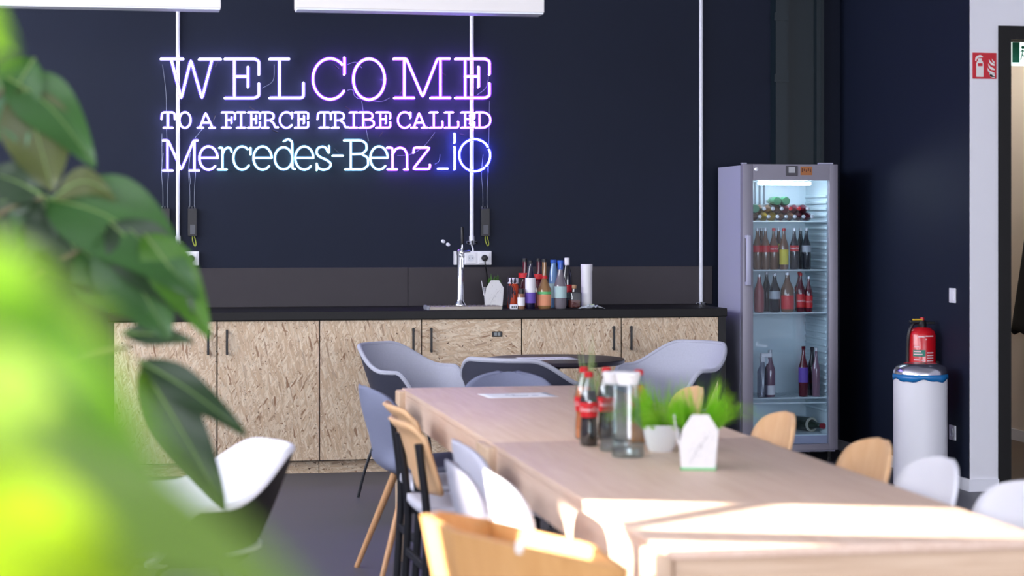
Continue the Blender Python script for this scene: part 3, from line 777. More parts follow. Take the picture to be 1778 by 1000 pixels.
# door
def fz(y): return at(1370, y, Y=FY0).z
def fx(px): return at(px, 500, Y=FY0).x - FX0
gx0, gx1, gz0, gz1 = fx(1308), fx(1440), fz(772), fz(313)
b = B()
box(b, 0, gx0, 0, .045, .075, FZ, .004, 2); box(b, gx1, W_, 0, .045, .075, FZ, .004, 2); box(b, gx0, gx1, 0, .045, gz1, FZ - .0005, .002, 1); box(b, gx0, gx1, 0, .045, .075, gz0, .002, 1)
dr = obj('door', b, M_fr2, fr, 30)
b = B(); box(b, gx0 - .004, gx1 + .004, .018, .022, gz0 - .004, gz1 + .004); obj('glass_pane', b, M_glass, dr)
b = B(); z0, z1 = fz(495), fz(408); box(b, .012, .042, -.04, -.022, z0, z1, .006, 2); box(b, .014, .04, -.03, .002, z0, z0 + .022, .003, 1); box(b, .014, .04, -.03, .002, z1 - .022, z1, .003, 1); obj('handle', b, M_fr, dr, 30)
b = B(); box(b, fx(1364), fx(1385), -.004, .002, fz(305), fz(288), .002, 1); obj('control_panel', b, mat('panel_dark', (70, 68, 76), .4), dr)
b = B(); box(b, fx(1369), fx(1380), -.006, -.003, fz(300), fz(290)); obj('display', b, mat('lcd_pale', (178, 180, 186), .3), dr)
b = B(); box(b, fx(1390), fx(1410), -.0015, .001, fz(304), fz(289)); st_ = obj('sticker', b, mat('orange_sticker', (170, 108, 62), .6), dr)
b = B()
for k in range(5): box(b, fx(1392) + k * .013, fx(1392) + k * .013 + .007, -.0022, -.0014, fz(299 - 2 * (k % 2)), fz(292 + k % 3))
obj('sticker_print', b, mat('sticker_ink', (92, 48, 34), .6), dr)
b = B(); lathe(b, [(.012, 0), (.012, .004), (.0, .005)], 16, M=Matrix.Translation((fx(1313), 0, fz(294))) @ Matrix.Rotation(R(90), 4, 'X')); obj('lock', b, mat('chrome', (220, 222, 228), .12, metal=1), dr, True)
b = B(); box(b, fx(1424), fx(1448), .01, .05, FZ + .0, FZ + .010, .002, 1); box(b, .0, .03, .01, .05, FZ, FZ + .008, .002, 1); obj('hinge', b, M_fr, fr)
b = B(); lathe(b, [(.011, 0), (.011, gx1 - gx0 - .15)], 12, M=Matrix.Translation((gx0 + .055, .075, fz(318))) @ Matrix.Rotation(R(90), 4, 'Y')); obj('lamp_tube', b, mat('fridge_lamp', (255, 255, 255), .3, emit=((.86, .92, 1.0), 36)), fr, True)
for x in (.03, W_ - .03):
    for y in (.08, Dp - .05):
        b = B(); lathe(b, [(.018, 0), (.018, .02), (.012, .02), (.012, .062)], 10, c=(x, y, 0)); obj('foot', b, M_blk, fr)
shelf_z = []
for py in (385, 469, 543, 690):
    z = at(1375, py, Y=FY0 + .12).z; shelf_z.append(z)
    b = B(); x0, x1 = .042, W_ - .054
    tube(b, [(x0, .065, z), (x1, .065, z)], .0045, 6); tube(b, [(x0, Dp - .05, z), (x1, Dp - .05, z)], .004, 6)
    for k in range(22): 
        x = x0 + (x1 - x0) * k / 21; tube(b, [(x, .065, z), (x, Dp - .05, z)], .0028, 5)
    if py == 690: tube(b, [(x0, .065, z - .03), (x1, .065, z - .03)], .0045, 6)
    obj('shelf', b, M_shelf, fr)

# ------------------------------------------------------------------ bottles
M_cola = mat('cola_brown', (34, 14, 14), .08, coat=.5)
M_redlab = mat('red_label', (206, 24, 34), .45)
M_wtxt = mat('white_print', (245, 245, 245), .5)
M_redcap = mat('red_cap', (200, 24, 30), .35)
M_silvercap = mat('silver_cap', (214, 214, 220), .3, metal=.4)
M_clear = glassy('bottle_glass', (228, 236, 236), .10, .05)
M_amber = mat('amber_glass', (116, 84, 66), .12, coat=.4); M_greeng = mat('green_glass', (66, 128, 88), .12, coat=.4)
M_pinkg = mat('rose_drink', (164, 84, 88), .12, coat=.4); M_lem = mat('lemonade', (204, 172, 66), .15, coat=.4); M_darkg = mat('dark_bottle', (26, 28, 36), .1, coat=.4)
M_ylab = mat('yellow_label', (222, 206, 62), .5); M_slab = mat('silver_label', (176, 180, 188), .4); M_wlab = mat('white_label', (235, 232, 238), .6); M_plab = mat('purple_label', (104, 78, 176), .6)
M_maroon = mat('dark_cherry_glass', (88, 20, 36), .12, coat=.4); M_mauve = mat('mauve_drink', (128, 96, 112), .15, coat=.4)
def bottle(label, loc, r, h, body, labm=None, capm=M_silvercap, lab=(.25, .55), group=None, neck=.34, shoulder=.6, text=None, cat='bottle', face=-math.pi / 2, seg=16, name='bottle', M=None):
    t = thing(name, label, cat, loc, 0, group)
    nr = r * neck
    prof = [(r * .86, 0), (r, .012 * (h / .25)), (r, h * shoulder * .94), (r * .93, h * shoulder), (nr * 1.35, h * (shoulder + .17)), (nr, h * (shoulder + .27)), (nr, h * .955)]
    b = B(); lathe(b, prof, seg, M=M); obj('body', b, body, t, True)
    b = B(); lathe(b, [(nr * 1.16, h * .93), (nr * 1.2, h * .995), (nr * .9, h), (0, h)], seg, M=M); obj('cap', b, capm, t, 30)
    if labm:
        b = B(); lathe(b, [(r + .0006, h * lab[0]), (r + .0008, h * lab[1])], seg, M=M); lo = obj('label', b, labm, t, True)
        if text and not M:
            obj('lettering', text_on_cylinder(text, r * .62, r + .0016, h * (lab[0] + lab[1]) / 2, face, .2), M_wtxt, lo)
    return t
LAY = Matrix.Rotation(R(90), 4, 'X')   # axis along -Y, cap towards the viewer
def lying(label, x, y, z, r, h, body, capm, group, flip=False):
    M = Matrix.Rotation(R(-90), 4, 'X') if flip else LAY
    return bottle(label, (x, y, z), r, h, body, None, capm, group=group, M=M, name='bottle')
z0 = shelf_z[0] + .0045
rr = .0275
NM = {'rose_drink': 'rose bottle', 'amber_glass': 'amber bottle', 'lemonade': 'yellow lemonade bottle', 'dark_cherry_glass': 'cherry red bottle', 'green_glass': 'green bottle'}
ORD = ('first', 'second', 'third', 'fourth', 'fifth', 'sixth', 'seventh', 'eighth')
row1 = [M_pinkg, M_amber, M_lem, M_lem, M_amber, M_amber, M_maroon, M_maroon]
for k, m in enumerate(row1):
    lying('%s in the lowest lying row, top fridge shelf, %s from handle' % (NM[m.name], ORD[k]), FX0 + .082 + k * .056, FY0 + .31, z0 + rr, rr, .22, m, M_silvercap, 'bottles lying on the top fridge shelf')
row2 = [M_greeng, M_amber, M_amber, M_amber, M_pinkg, M_maroon, M_maroon]
for k, m in enumerate(row2):
    lying('%s in the second lying row, top fridge shelf, %s from handle' % (NM[m.name], ORD[k]), FX0 + .11 + k * .056, FY0 + (.09 if k == 0 else .31), z0 + rr + .0478, rr, .22, m, M_redcap if k in (4, 5) else M_silvercap, 'bottles lying in the second row of the fridge', flip=(k == 0))
for k, lab in enumerate(('green bottle lying on the very top of the fridge pile, farther from the hinge', 'green bottle lying on the very top of the fridge pile, nearer the hinge')):
    lying(lab, FX0 + .25 + k * .056, FY0 + (.09 if k == 0 else .09), z0 + rr + .0956, rr, .2, M_greeng, M_silvercap, 'green bottles on top of the pile', flip=True)
def stand(shelf, px, dy, r, h, body, labm, capm, lab, label, group, text=None):
    z = shelf_z[shelf] + .0045
    x = at(px, 450, Y=FY0 + dy).x
    return bottle(label, (x, FY0 + dy, z), r, h, body, labm, capm, lab, group, text=text, face=-math.pi / 2 - .25)
g2 = 'bottles on the second fridge shelf'
for px, dy, m, l_, cp, lr, lab, tx in (
        (1315, .12, M_amber, M_redlab, M_silvercap, (.42, .58), 'red labelled bottle at the handle end of the second shelf', None),
        (1329, .12, M_amber, M_redlab, M_silvercap, (.42, .58), 'red labelled bottle second from the handle, second shelf', None),
        (1343.5, .12, M_amber, M_redlab, M_redcap, (.42, .58), 'red labelled cola bottle beside the yellow labelled one', 'Coca-Cola'),
        (1361, .12, M_amber, M_ylab, M_redcap, (.12, .48), 'tall bottle with a big yellow label on the second shelf', None),
        (1379, .12, M_darkg, M_redlab, M_silvercap, (.44, .58), 'dark cola bottle with red label, middle of second shelf', 'Coca-Cola'),
        (1400, .12, M_darkg, M_slab, M_silvercap, (.42, .58), 'dark bottle with silver label at the hinge end', None),
        (1322, .25, M_amber, M_redlab, M_silvercap, (.42, .58), 'red labelled bottle in the back row of the second shelf', None),
        (1352, .25, M_amber, M_ylab, M_silvercap, (.5, .62), 'yellow necked bottle in the back row of the second shelf', None),
        (1390, .25, M_darkg, None, M_silvercap, (.42, .58), 'dark unlabelled bottle in the back row of the second shelf', None)):
    stand(1, px, dy, .028, .255, m, l_, cp, lr, lab, g2, tx)
g3 = 'bottles on the third fridge shelf'
for px, dy, r, h, m, l_, cp, lr, lab, tx in (
        (1318, .12, .031, .235, M_pinkg, M_pinkg, M_silvercap, (.1, .5), 'rose coloured bottle at the handle end of the third shelf', None),
        (1345, .12, .034, .24, M_darkg, M_slab, M_silvercap, (.34, .54), 'dark bottle with silver label on the third shelf', None),
        (1367, .12, .040, .245, M_amber, M_redlab, M_silvercap, (.08, .42), 'wide bottle with red label in the middle of the third shelf', None),
        (1390, .12, .026, .24, M_maroon, M_redlab, M_redcap, (.12, .46), 'slim cola bottle with red label on the third shelf, beside the wide one', 'Coca-Cola'),
        (1404, .12, .024, .22, M_maroon, M_redlab, M_silvercap, (.12, .46), 'slim cola bottle with red label nearest the hinge, third shelf', 'Coca-Cola'),
        (1331, .26, .030, .245, M_darkg, None, M_silvercap, (.12, .46), 'dark bottle in the back row of the third shelf', None),
        (1388, .26, .030, .245, M_maroon, M_redlab, M_redcap, (.5, .62), 'cherry coloured bottle in the back row of the third shelf', None)):
    stand(2, px, dy, r, h, m, l_, cp, lr, lab, g3, tx)
g4 = 'bottles on the lowest fridge shelf'
stand(3, 1337, .13, .032, .29, M_mauve, M_wlab, M_silvercap, (.05, .25), 'mauve glass bottle with pale label on the lowest fridge shelf', g4)
stand(3, 1395, .13, .030, .31, M_maroon, M_plab, M_maroon, (.28, .58), 'slim wine bottle with violet label in the fridge', g4)
stand(3, 1410, .20, .030, .30, M_darkg, None, M_darkg, (.28, .58), 'dark slim bottle behind the violet labelled wine in the fridge', g4)
stand(3, 1417, .11, .024, .30, M_mauve, None, M_silvercap, (.28, .58), 'clear slim bottle closest to the fridge hinge', g4)
t = thing('drink_carton', 'brown drink carton at the handle end of the lowest fridge shelf', 'carton', (FX0 + .085, FY0 + .2, shelf_z[3] + .0045))
M_cart = mat('brown_carton', (116, 84, 80), .6)
b = B(); box(b, -.033, .033, -.033, .033, 0, .21, .002, 1); obj('box', b, M_cart, t)
b = B(); prism(b, [(-.033, .21), (.033, .21), (0, .25)], -.033, .033, 'y'); obj('gable', b, M_redlab, t)
b = B(); box(b, -.02, .02, -.0345, -.033, .09, .15); obj('print', b, M_wlab, t)
t = thing('spray_bottle', 'clear white-topped spray bottle beside the brown carton', 'spray bottle', (at(1323, 650, Y=FY0 + .11).x, FY0 + .10, shelf_z[3] + .0045))
b = B(); lathe(b, [(.03, 0), (.032, .01), (.032, .16), (.014, .2), (.013, .22)], 16); obj('bottle_body', b, glassy('pale_plastic', (205, 205, 215), .12, .2), t, True)
b = B(); box(b, -.012, .06, -.012, .012, .245, .272, .005, 1); box(b, -.014, .014, -.014, .014, .216, .25, .003, 1); obj('spray_head', b, M_wlab, t)
b = B(); tube(b, smooth_path([(.03, 0, .245), (.036, 0, .225), (.03, 0, .205)]), .004, 6); obj('trigger', b, M_wlab, t)
t = bottle('dark champagne bottle lying on the fridge floor, red top outwards', (at(1375, 762, Y=FY0 + .36).x, FY0 + .40, .166 + .045), .044, .32, mat('champagne_green', (40, 52, 40), .12, coat=.5), mat('champagne_label', (200, 196, 180), .5), mat('red_foil', (150, 34, 48), .3, metal=.3), (.62, .66), neck=.34, M=Matrix.Rotation(R(22), 4, 'Z') @ LAY)

# ------------------------------------------------------------------ things on the worktop
ZW = .948
M_chrome = mat('chrome', (220, 222, 228), .12, metal=1)
M_steel = mat('brushed_steel', (140, 132, 124), .4, metal=.5)
def cw(px, Y): return at(px, 500, Y=Y).x
YT = 11.86
ta, tb = cw(743, 11.76), cw(872, 11.76)
t = thing('drip_tray', 'steel drip tray on the worktop under the beer tap', 'tray', ((ta + tb) / 2, 11.83, ZW)); hw = (tb - ta) / 2
b = B(); box(b, -hw, hw, -.075, .075, 0, .022, .003, 2); obj('pan', b, M_steel, t)
for k in range(14):
    x = -hw + .03 + k * (2 * hw - .06) / 13; b = B(); box(b, x - .008, x + .008, -.06, .06, .022, .0245); obj('slat', b, M_steel, t)
b = B(); box(b, -hw - .006, -hw + .01, -.078, .078, 0, .026, .003, 1); obj('end_cap', b, mat('grey_plastic', (130, 132, 142), .4), t)
t = thing('beer_tap', 'chrome beer tap column with a black lever', 'beer tap', (cw(799, 11.86), 11.86, ZW + .0245))
b = B(); lathe(b, [(.034, 0), (.034, .006), (.024, .018), (.0195, .035), (.0195, .30), (.021, .30), (.021, .325), (.010, .335), (0, .335)], 24); obj('column', b, M_chrome, t, 40)
b = B(); lathe(b, [(.010, 0), (.010, .05), (.014, .055), (.014, .075), (0, .078)], 14, M=Matrix.Translation((0, -.018, .295)) @ LAY)
tube(b, smooth_path([(0, -.075, .297), (0, -.088, .29), (0, -.090, .265), (0, -.090, .215)]), [.010] * 18 + [.008], 10); obj('spout', b, M_chrome, t, 40)
b = B(); lathe(b, [(.0, -.012), (.014, -.006), (.015, .006), (.008, .016), (.0065, .03), (.0065, .05)], 14, c=(0, -.075, .315)); tube(b, [(0, -.07, .318), (.05, -.07, .322)], .005, 8); obj('valve', b, M_chrome, t, True)
b = B(); lathe(b, [(.007, 0), (.009, .02), (.0085, .10), (.006, .105), (0, .105)], 12, c=(0, -.075, .362)); obj('lever', b, M_blk, t, True)

M_pot = mat('white_paper_pot', (220, 219, 219), .6, var=.05, vscale=60)
M_branch = mat('pot_print_grey', (168, 168, 172), .7)
M_gbase = mat('green_saucer', (96, 190, 116), .5)
def grassmesh(n, r0, z0, hmin, hmax, spread, seed, wid=.0022, back=-1.1):
    rnd = random.Random(seed); b = B()
    for i in range(n):
        a = rnd.uniform(0, 2 * math.pi); rr_ = r0 * math.sqrt(rnd.random()); h = rnd.uniform(hmin, hmax)
        out = rnd.uniform(.08, 1) * spread; a2 = a + rnd.uniform(-.9, .9)
        if math.sin(a2) < back: a2 = -a2
        p0 = Vector((rr_ * math.cos(a), rr_ * math.sin(a), z0)); dirv = Vector((math.cos(a2), math.sin(a2), 0)); side = Vector((-dirv.y, dirv.x, 0)).lerp(Vector((1, 0, 0)), .5).normalized()
        pts = []
        for k in range(6):
            s = k / 5; droop = out * 1.5 * s * s
            q_ = out / max(spread, .001); pts.append(p0 + dirv * (out * s * (1 - .12 * s)) + Vector((0, 0, h * (1.25 * s - (.25 + .75 * q_) * s * s))))
        prev = None
        for k, p in enumerate(pts):
            wv = side * wid * (1 - (k / 5) ** 2 * .9)
            cur = (b.verts.new(p - wv), b.verts.new(p + wv))
            if prev: b.faces.new((prev[0], prev[1], cur[1], cur[0]))
            prev = cur
    return b
M_grass = leafmat('fresh_grass', (150, 205, 62), .5); M_herb = leafmat('pale_herb', (148, 172, 120), .35)
M_fold = mat('pot_inner', (200, 200, 204), .7)
def box_pot(label, loc, rz, wb=.096, wt=.116, h=.163, base=True):
    t = thing('paper_box_planter', label, 'planter', loc, rz, 'white folded box planters')
    hb_, ht_ = wb / 2, wt / 2
    hs = h * .74
    def face(ax, sg, tall):
        # one folded side: trapezoid with cut-off shoulders (tall) or a splayed flap
        b = B()
        if tall: P = [(-hb_, 0), (hb_, 0), (ht_ * .97, hs), (ht_ * .52, h), (-ht_ * .30, h), (-ht_ * .80, hs * .98), (-ht_ * .93, hs * .62)]
        else: P = [(-hb_, 0), (hb_, 0), (ht_ * .97, hs), (ht_ * .5, hs * 1.0), (-ht_ * .5, hs * 1.0), (-ht_ * .97, hs)]
        V = []
        for (x, z) in P:
            d = hb_ + (ht_ - hb_) * min(1, z / hs) + (.004 if z > hs else 0)
            V.append(b.verts.new((x, -d * sg, z) if ax == 'y' else (-d * sg, x, z)))
        b.faces.new(V)
        return b
    for ax, sg, tall in (('y', 1, True), ('y', -1, False), ('x', -1, False), ('x', 1, False)):
        p = obj('side', face(ax, sg, tall), M_pot, t, solid=.003)
    for sg, lean in ((1, .014),):
        b = B(); V = [b.verts.new(v) for v in ((-sg * ht_, -ht_ * .9, hs * .62), (-sg * ht_, ht_ * .9, hs * .62), (-sg * (ht_ + lean), ht_ * .3, h * .97), (-sg * (ht_ + lean), -ht_ * .3, h * .97))]; b.faces.new(V)
        obj('flap', b, M_pot, t, solid=.003)
    b = B(); rnd = random.Random(4)
    yq = lambda z: -(hb_ + (ht_ - hb_) * min(1, z / hs)) - .0022
    pts = [(-hb_ * .5 + .95 * hb_ * 1.25 * s, .02 + (hs - .035) * s ** .8) for s in [k / 7 for k in range(8)]]
    tube(b, [(x, yq(z), z) for x, z in pts], .0007, 4)
    for k in range(22):
        x, z = pts[rnd.randrange(1, 8)]; x += rnd.uniform(-.018, .014); z += rnd.uniform(-.015, .02)
        if abs(x) < hb_ and z < hs: lathe(b, [(.0016, 0), (.0016, .0006)], 6, M=Matrix.Translation((x, yq(z), z)) @ LAY)
    obj('printed_twig', b, M_branch, t)
    b = B(); box(b, -ht_ * .9, ht_ * .9, -ht_ * .9, ht_ * .9, hs * .8, hs * .86); obj('soil', b, mat('dark_soil', (60, 46, 36), .9), t)
    b = B(); box(b, -hb_ - .004, hb_ + .004, -hb_ - .004, hb_ + .004, 0, .007, .002, 1); obj('saucer', b, M_gbase, t)
    return t
p = at(857, 536, Z=ZW)
t = box_pot('white folded box planter on the worktop beside the tap', (cw(857, 12.0), 12.0, ZW), R(-8), .098, .118, .17)
b = grassmesh(60, .03, .12, .05, .10, .05, 5, .006); obj('leaves', b, leafmat('dark_green_leaf', (70, 112, 44), .3), t, kind='stuff')

gk = 'bottles and jars on the worktop'
def cb(px, Y, r, h, body, labm, capm, lab, label, neck=.34, shoulder=.6, seg=18, cat='bottle', text=None):
    return bottle(label, (cw(px, Y), Y, ZW), r, h, body, labm, capm, lab, gk, neck, shoulder, text=text, cat=cat, seg=seg)
M_bluecap = mat('blue_cap', (40, 92, 190), .35); M_blk2 = mat('black_cap', (26, 26, 30), .4)
M_tea = mat('amber_tea', (150, 112, 72), .1, coat=.5); M_orangeb = mat('orange_bottle', (206, 74, 34), .3); M_peach = mat('peach_label', (226, 150, 112), .6); M_teal2 = mat('pale_teal_label', (176, 204, 204), .6)
M_ink2 = mat('ink_violet', (26, 22, 52), .1, coat=.5); M_gr2 = mat('grey_glass_drink', (116, 110, 118), .1, coat=.5); M_bluew = mat('blue_water_bottle', (110, 150, 196), .12, coat=.4)
cb(911, 12.06, .037, .30, M_maroon, M_redlab, M_blk2, (.60, .70), 'tall syrup bottle with black cap half hidden behind the violet labelled bottle', .36, .42)
t = cb(921, 11.86, .031, .29, M_ink2, M_wlab, M_blk2, (.34, .64), 'dark wine bottle with white and violet label on the worktop', .38, .62)
b = B(); lathe(b, [(.0318, .29 * .12), (.0318, .29 * .34)], 18); obj('lower_label', b, M_plab, t, True)
cb(935, 12.06, .037, .30, M_maroon, M_redlab, M_blk2, (.58, .68), 'tall syrup bottle with black cap behind the apple juice bottle', .34, .42)
t = cb(945, 11.89, .042, .30, M_tea, M_peach, M_blk2, (.06, .28), 'amber juice bottle with black cap and peach label', .32, .40)
b = B(); lathe(b, [(.0426, .30 * .29), (.0426, .30 * .34)], 18); obj('label_band', b, M_gbase, t, True)
b = B(); lathe(b, [(.0205, .30 * .60), (.0185, .30 * .66)], 18); obj('neck_label', b, M_redlab, t, True)
cb(961, 12.06, .029, .29, M_bluew, M_teal2, M_bluecap, (.2, .5), 'blue capped bottle standing behind the row, beside the amber juice', .55, .62)
t = cb(973, 11.89, .038, .29, M_gr2, M_teal2, M_bluecap, (.22, .46), 'blue capped bottle with pale label at the front of the row', .42, .50)
b = B(); lathe(b, [(.0162, .235), (.0162, .288), (0, .2885)], 16); obj('cap_sleeve', b, M_bluecap, t, True)
t = cb(984.5, 12.04, .031, .30, M_darkg, M_redlab, M_wlab, (.30, .46), 'black bottle with white stopper near the white tube', .4, .66)
b = B(); lathe(b, [(.0155, .245), (.0155, .302), (0, .303)], 16); obj('stopper', b, M_wlab, t, True)
t = thing('orange_sauce_bottle', 'orange squeeze bottle with white cap next to the box planter', 'bottle', (cw(891, 12.0), 12.0, ZW), 0, gk)
b = B(); lathe(b, [(.034, 0), (.036, .01), (.036, .11), (.03, .14), (.02, .15)], 18); obj('body', b, M_orangeb, t, True)
b = B(); lathe(b, [(.033, .148), (.033, .178), (.028, .182), (0, .182)], 18); obj('cap', b, M_wlab, t, 30)
t = thing('spice_jar', 'small jar with dark lid and white label in front of the syrup', 'jar', (cw(905, 11.84), 11.84, ZW), 0, gk)
b = B(); lathe(b, [(.020, 0), (.022, .006), (.022, .085), (.016, .095)], 16); obj('glass', b, mat('spice_glass', (140, 104, 84), .15, coat=.4), t, True)
b = B(); lathe(b, [(.0185, .092), (.0185, .122), (0, .123)], 16); obj('lid', b, M_blk2, t, 30)
b = B(); lathe(b, [(.0226, .02), (.0226, .07)], 16); obj('label', b, M_wlab, t, True)
t = thing('white_tin', 'tiny white box at the foot of the orange bottle', 'box', (cw(892, 11.84), 11.84, ZW), 0, gk)
b = B(); box(b, -.022, .022, -.016, .016, 0, .028, .003, 1); obj('tin', b, M_wlab, t)
b = B()
for k in range(3): box(b, -.016 + k * .012, -.009 + k * .012, -.0168, -.016, .008, .02)
obj('print', b, M_prt, t)
t = thing('dried_flower_bundle', 'dark dried bundle drooping between planter and orange bottle', 'dried plant', (cw(884, 11.88), 11.88, ZW + 0), 0)
b = B(); rnd = random.Random(3)
for k in range(9):
    x1_, z1_ = rnd.uniform(-.03, .045), rnd.uniform(.06, .17)
    tube(b, smooth_path([(0, 0, 0.002), (rnd.uniform(-.01, .01), 0, .09), (x1_ * .6, rnd.uniform(-.01, .01), .14), (x1_, 0, z1_)], 4), .0022, 5)
obj('stems', b, mat('dried_dark', (52, 44, 56), .8), t)
b = B()
for k in range(10):
    x1_, z1_ = rnd.uniform(-.02, .04), rnd.uniform(.07, .16); lathe(b, [(0, 0), (.007, .01), (.004, .03), (0, .036)], 7, c=(x1_, rnd.uniform(-.012, .012), z1_))
obj('seed_heads', b, mat('dried_dark', (52, 44, 56), .8), t)
t = thing('square_decanter', 'square clear decanter with cork near the white tube', 'decanter', (cw(997, 11.88), 11.88, ZW), R(12), gk)
b = B(); box(b, -.036, .036, -.036, .036, 0, .10, .008, 3); lathe(b, [(.016, .10), (.014, .118), (.017, .122)], 14); obj('glass', b, glassy('decanter_glass', (205, 210, 214), .16, .05), t, 30)
b = B(); lathe(b, [(.013, .118), (.015, .14), (0, .142)], 12); obj('cork', b, mat('cork', (176, 138, 104), .8), t, True)
b = B(); box(b, -.028, .028, -.028, .028, .006, .05, .004, 1); obj('contents', b, mat('reddish_spirit', (150, 70, 56), .3), t)
t = thing('white_tube', 'plain white cylinder dispenser at the end of the bottles', 'dispenser', (cw(1018.5, 11.92), 11.92, ZW), 0, gk)
b = B(); lathe(b, [(.034, 0), (.034, .225), (0, .225)], 24); obj('tube_body', b, mat('tube_white', (228, 226, 228), .5), t, 40)
b = B(); lathe(b, [(.0362, .225), (.0362, .262), (.034, .265), (0, .265)], 24); obj('lid', b, mat('tube_white', (228, 226, 228), .5), t, 40)
t = thing('crumpled_packet', 'crumpled silvery packet lying at the foot of the white tube', 'packet', (cw(1027, 11.80), 11.80, ZW), 0)
b = B(); rnd = random.Random(9)
hs_ = [[rnd.uniform(.002, .016) for _ in range(8)] for _ in range(14)]
grid(b, lambda u, v: Vector(((u - .5) * .155, (v - .5) * .06, .003 + hs_[int(u * 13)][int(v * 7)] * (1 - (2 * u - 1) ** 2) * 1.6)), 13, 7); obj('foil', b, mat('packet_foil', (190, 198, 204), .35, metal=.3), t, solid=.001)
b = B(); box(b, -.006, .012, -.012, .002, .024, .0265); obj('print', b, mat('lime_print', (168, 196, 70), .5), t)

# small white hooks on the wall above the tray
for px, py, lab in ((769.5, 419, 'tiny white wall spot, upper of the pair by the tap'), (778, 424.5, 'tiny white wall spot, lower of the pair by the tap')):
    q = at(px, py, Y=YB); t = thing('wall_plug', lab, 'wall plug', (q.x, YB, q.z), 0, 'white wall plugs')
    b = B(); lathe(b, [(.014, 0), (.014, .003), (.009, .006), (0, .006)], 12, M=Matrix.Rotation(R(30), 4, 'Y') @ Matrix.Scale(.8, 4, (0, 0, 1)) @ LAY); obj('disc', b, M_pipe, t, True)

# ------------------------------------------------------------------ things on the long table
def tb_(px, py): 
    q = at(px, py, Z=ZT); return (q.x, q.y, ZT)
def cola(label, px, py, drink, labm, capm, fill, text='Coca-Cola'):
    t = thing('cola_bottle', label, 'bottle', tb_(px, py), 0, 'soda bottles on the long table')
    prof = [(.026, 0), (.030, .008), (.030, .045), (.0265, .08), (.0275, .10), (.031, .125), (.0305, .145), (.024, .175), (.0155, .205), (.0135, .225)]
    b = B(); lathe(b, prof, 22); obj('glass', b, M_clear, t, True)
    def rad(z):
        for (r0, z0), (r1_, z1_) in zip(prof, prof[1:]):
            if z0 <= z <= z1_: return r0 + (r1_ - r0) * (z - z0) / (z1_ - z0)
        return .0135
    b = B(); lathe(b, [(0, .004)] + [(rad(z) - .0022, z) for z in [.005 + (fill - .005) * k / 12 for k in range(13)]] + [(0, fill)], 22); obj('drink', b, drink, t, True)
    b = B(); lathe(b, [(rad(z) + .0007, z) for z in (.094, .105, .118, .132, .142)], 22); lo = obj('label', b, labm, t, True)
    if text: obj('lettering', text_on_cylinder(text, .019, .0322, .119, -math.pi / 2 - .1, .25), M_wtxt, lo)
    b = B(); lathe(b, [(.0148, .222), (.0152, .237), (.012, .24), (0, .24)], 20); obj('cap', b, capm, t, 30)
cola('cola bottle with red cap standing in front of its row', 1022.5, 774, M_cola, M_redlab, M_redcap, .178)
cola('cola bottle with red cap, backlit glow in its colour, behind the front cola', 1013.5, 762, mat('cola_backlit', (232, 130, 70), .08, coat=.5), M_redlab, M_redcap, .175)  # orange backlight through the cola is put into the drink colour
cola('cola bottle with red cap half hidden by the glass carafes', 1053, 763, M_cola, M_redlab, M_redcap, .178)
cola('orange soda bottle with red cap behind the front carafe', 1109, 769, mat('orange_soda', (236, 138, 24), .1, coat=.5), mat('orange_label', (228, 92, 28), .5), M_redcap, .19, None)
def carafe(label, px, py, h, r):
    t = thing('glass_carafe', label, 'carafe', tb_(px, py), 0, 'lidded glass carafes')
    b = B(); lathe(b, [(0, .003), (r * .94, 0), (r, .008), (r * .97, h * .25), (r * .74, h * .68), (r * .62, h * .86), (r * .66, h * .95)], 28); obj('glass', b, M_clear, t, 50)
    b = B(); lathe(b, [(0, .006), (r * .93, .006), (r * .92, .02), (r * .9, .03), (0, .03)], 28); obj('thick_base', b, glassy('base_glass', (232, 236, 238), .18, .1), t, True)
    b = B(); lathe(b, [(r * .6, h * .84), (r * .66, h * .88), (r * .74, h * .93), (r * .80, h * .985), (r * .7, h), (0, h * .985)], 28); obj('lid', b, mat('lid_white', (244, 242, 244), .4), t, 50)
    b = B(); box(b, -r * .28, r * .28, -r * 1.05, -r * .4, h * .95, h * 1.0, .004, 1); obj('spout', b, mat('lid_white', (244, 242, 244), .4), t)
carafe('glass carafe with white lid, the one in front', 1090, 793, .262, .050)
carafe('glass carafe with white lid between the colas and the front carafe', 1066, 782, .25, .046)
t = thing('herb_glass', 'glass with a wispy pale green herb behind the cola bottles', 'plant', tb_(1022, 742), 0)
b = B(); lathe(b, [(0, .002), (.028, 0), (.031, .06), (.033, .11)], 20); obj('glass', b, M_clear, t, True)
b = grassmesh(60, .018, .01, .22, .36, .09, 21, .0017); obj('herb', b, M_herb, t, kind='stuff')
t = thing('bowl_planter', 'round white bowl of grass between carafe and box planter', 'planter', tb_(1147, 783), 0)
b = B(); lathe(b, [(0, .0), (.036, 0), (.046, .02), (.054, .055), (.056, .085), (.053, .085), (.050, .06), (0, .055)], 28); obj('bowl', b, mat('glazed_white', (232, 232, 232), .3), t, True)
b = grassmesh(900, .048, .06, .09, .20, .20, 31, .0017, -.55); obj('grass', b, M_grass, t, kind='stuff')
t = box_pot('white folded box planter of grass on the long table', tb_(1213, 813), R(-17))
b = grassmesh(900, .048, .10, .09, .20, .20, 41, .0017, -.1); obj('grass', b, M_grass, t, kind='stuff')

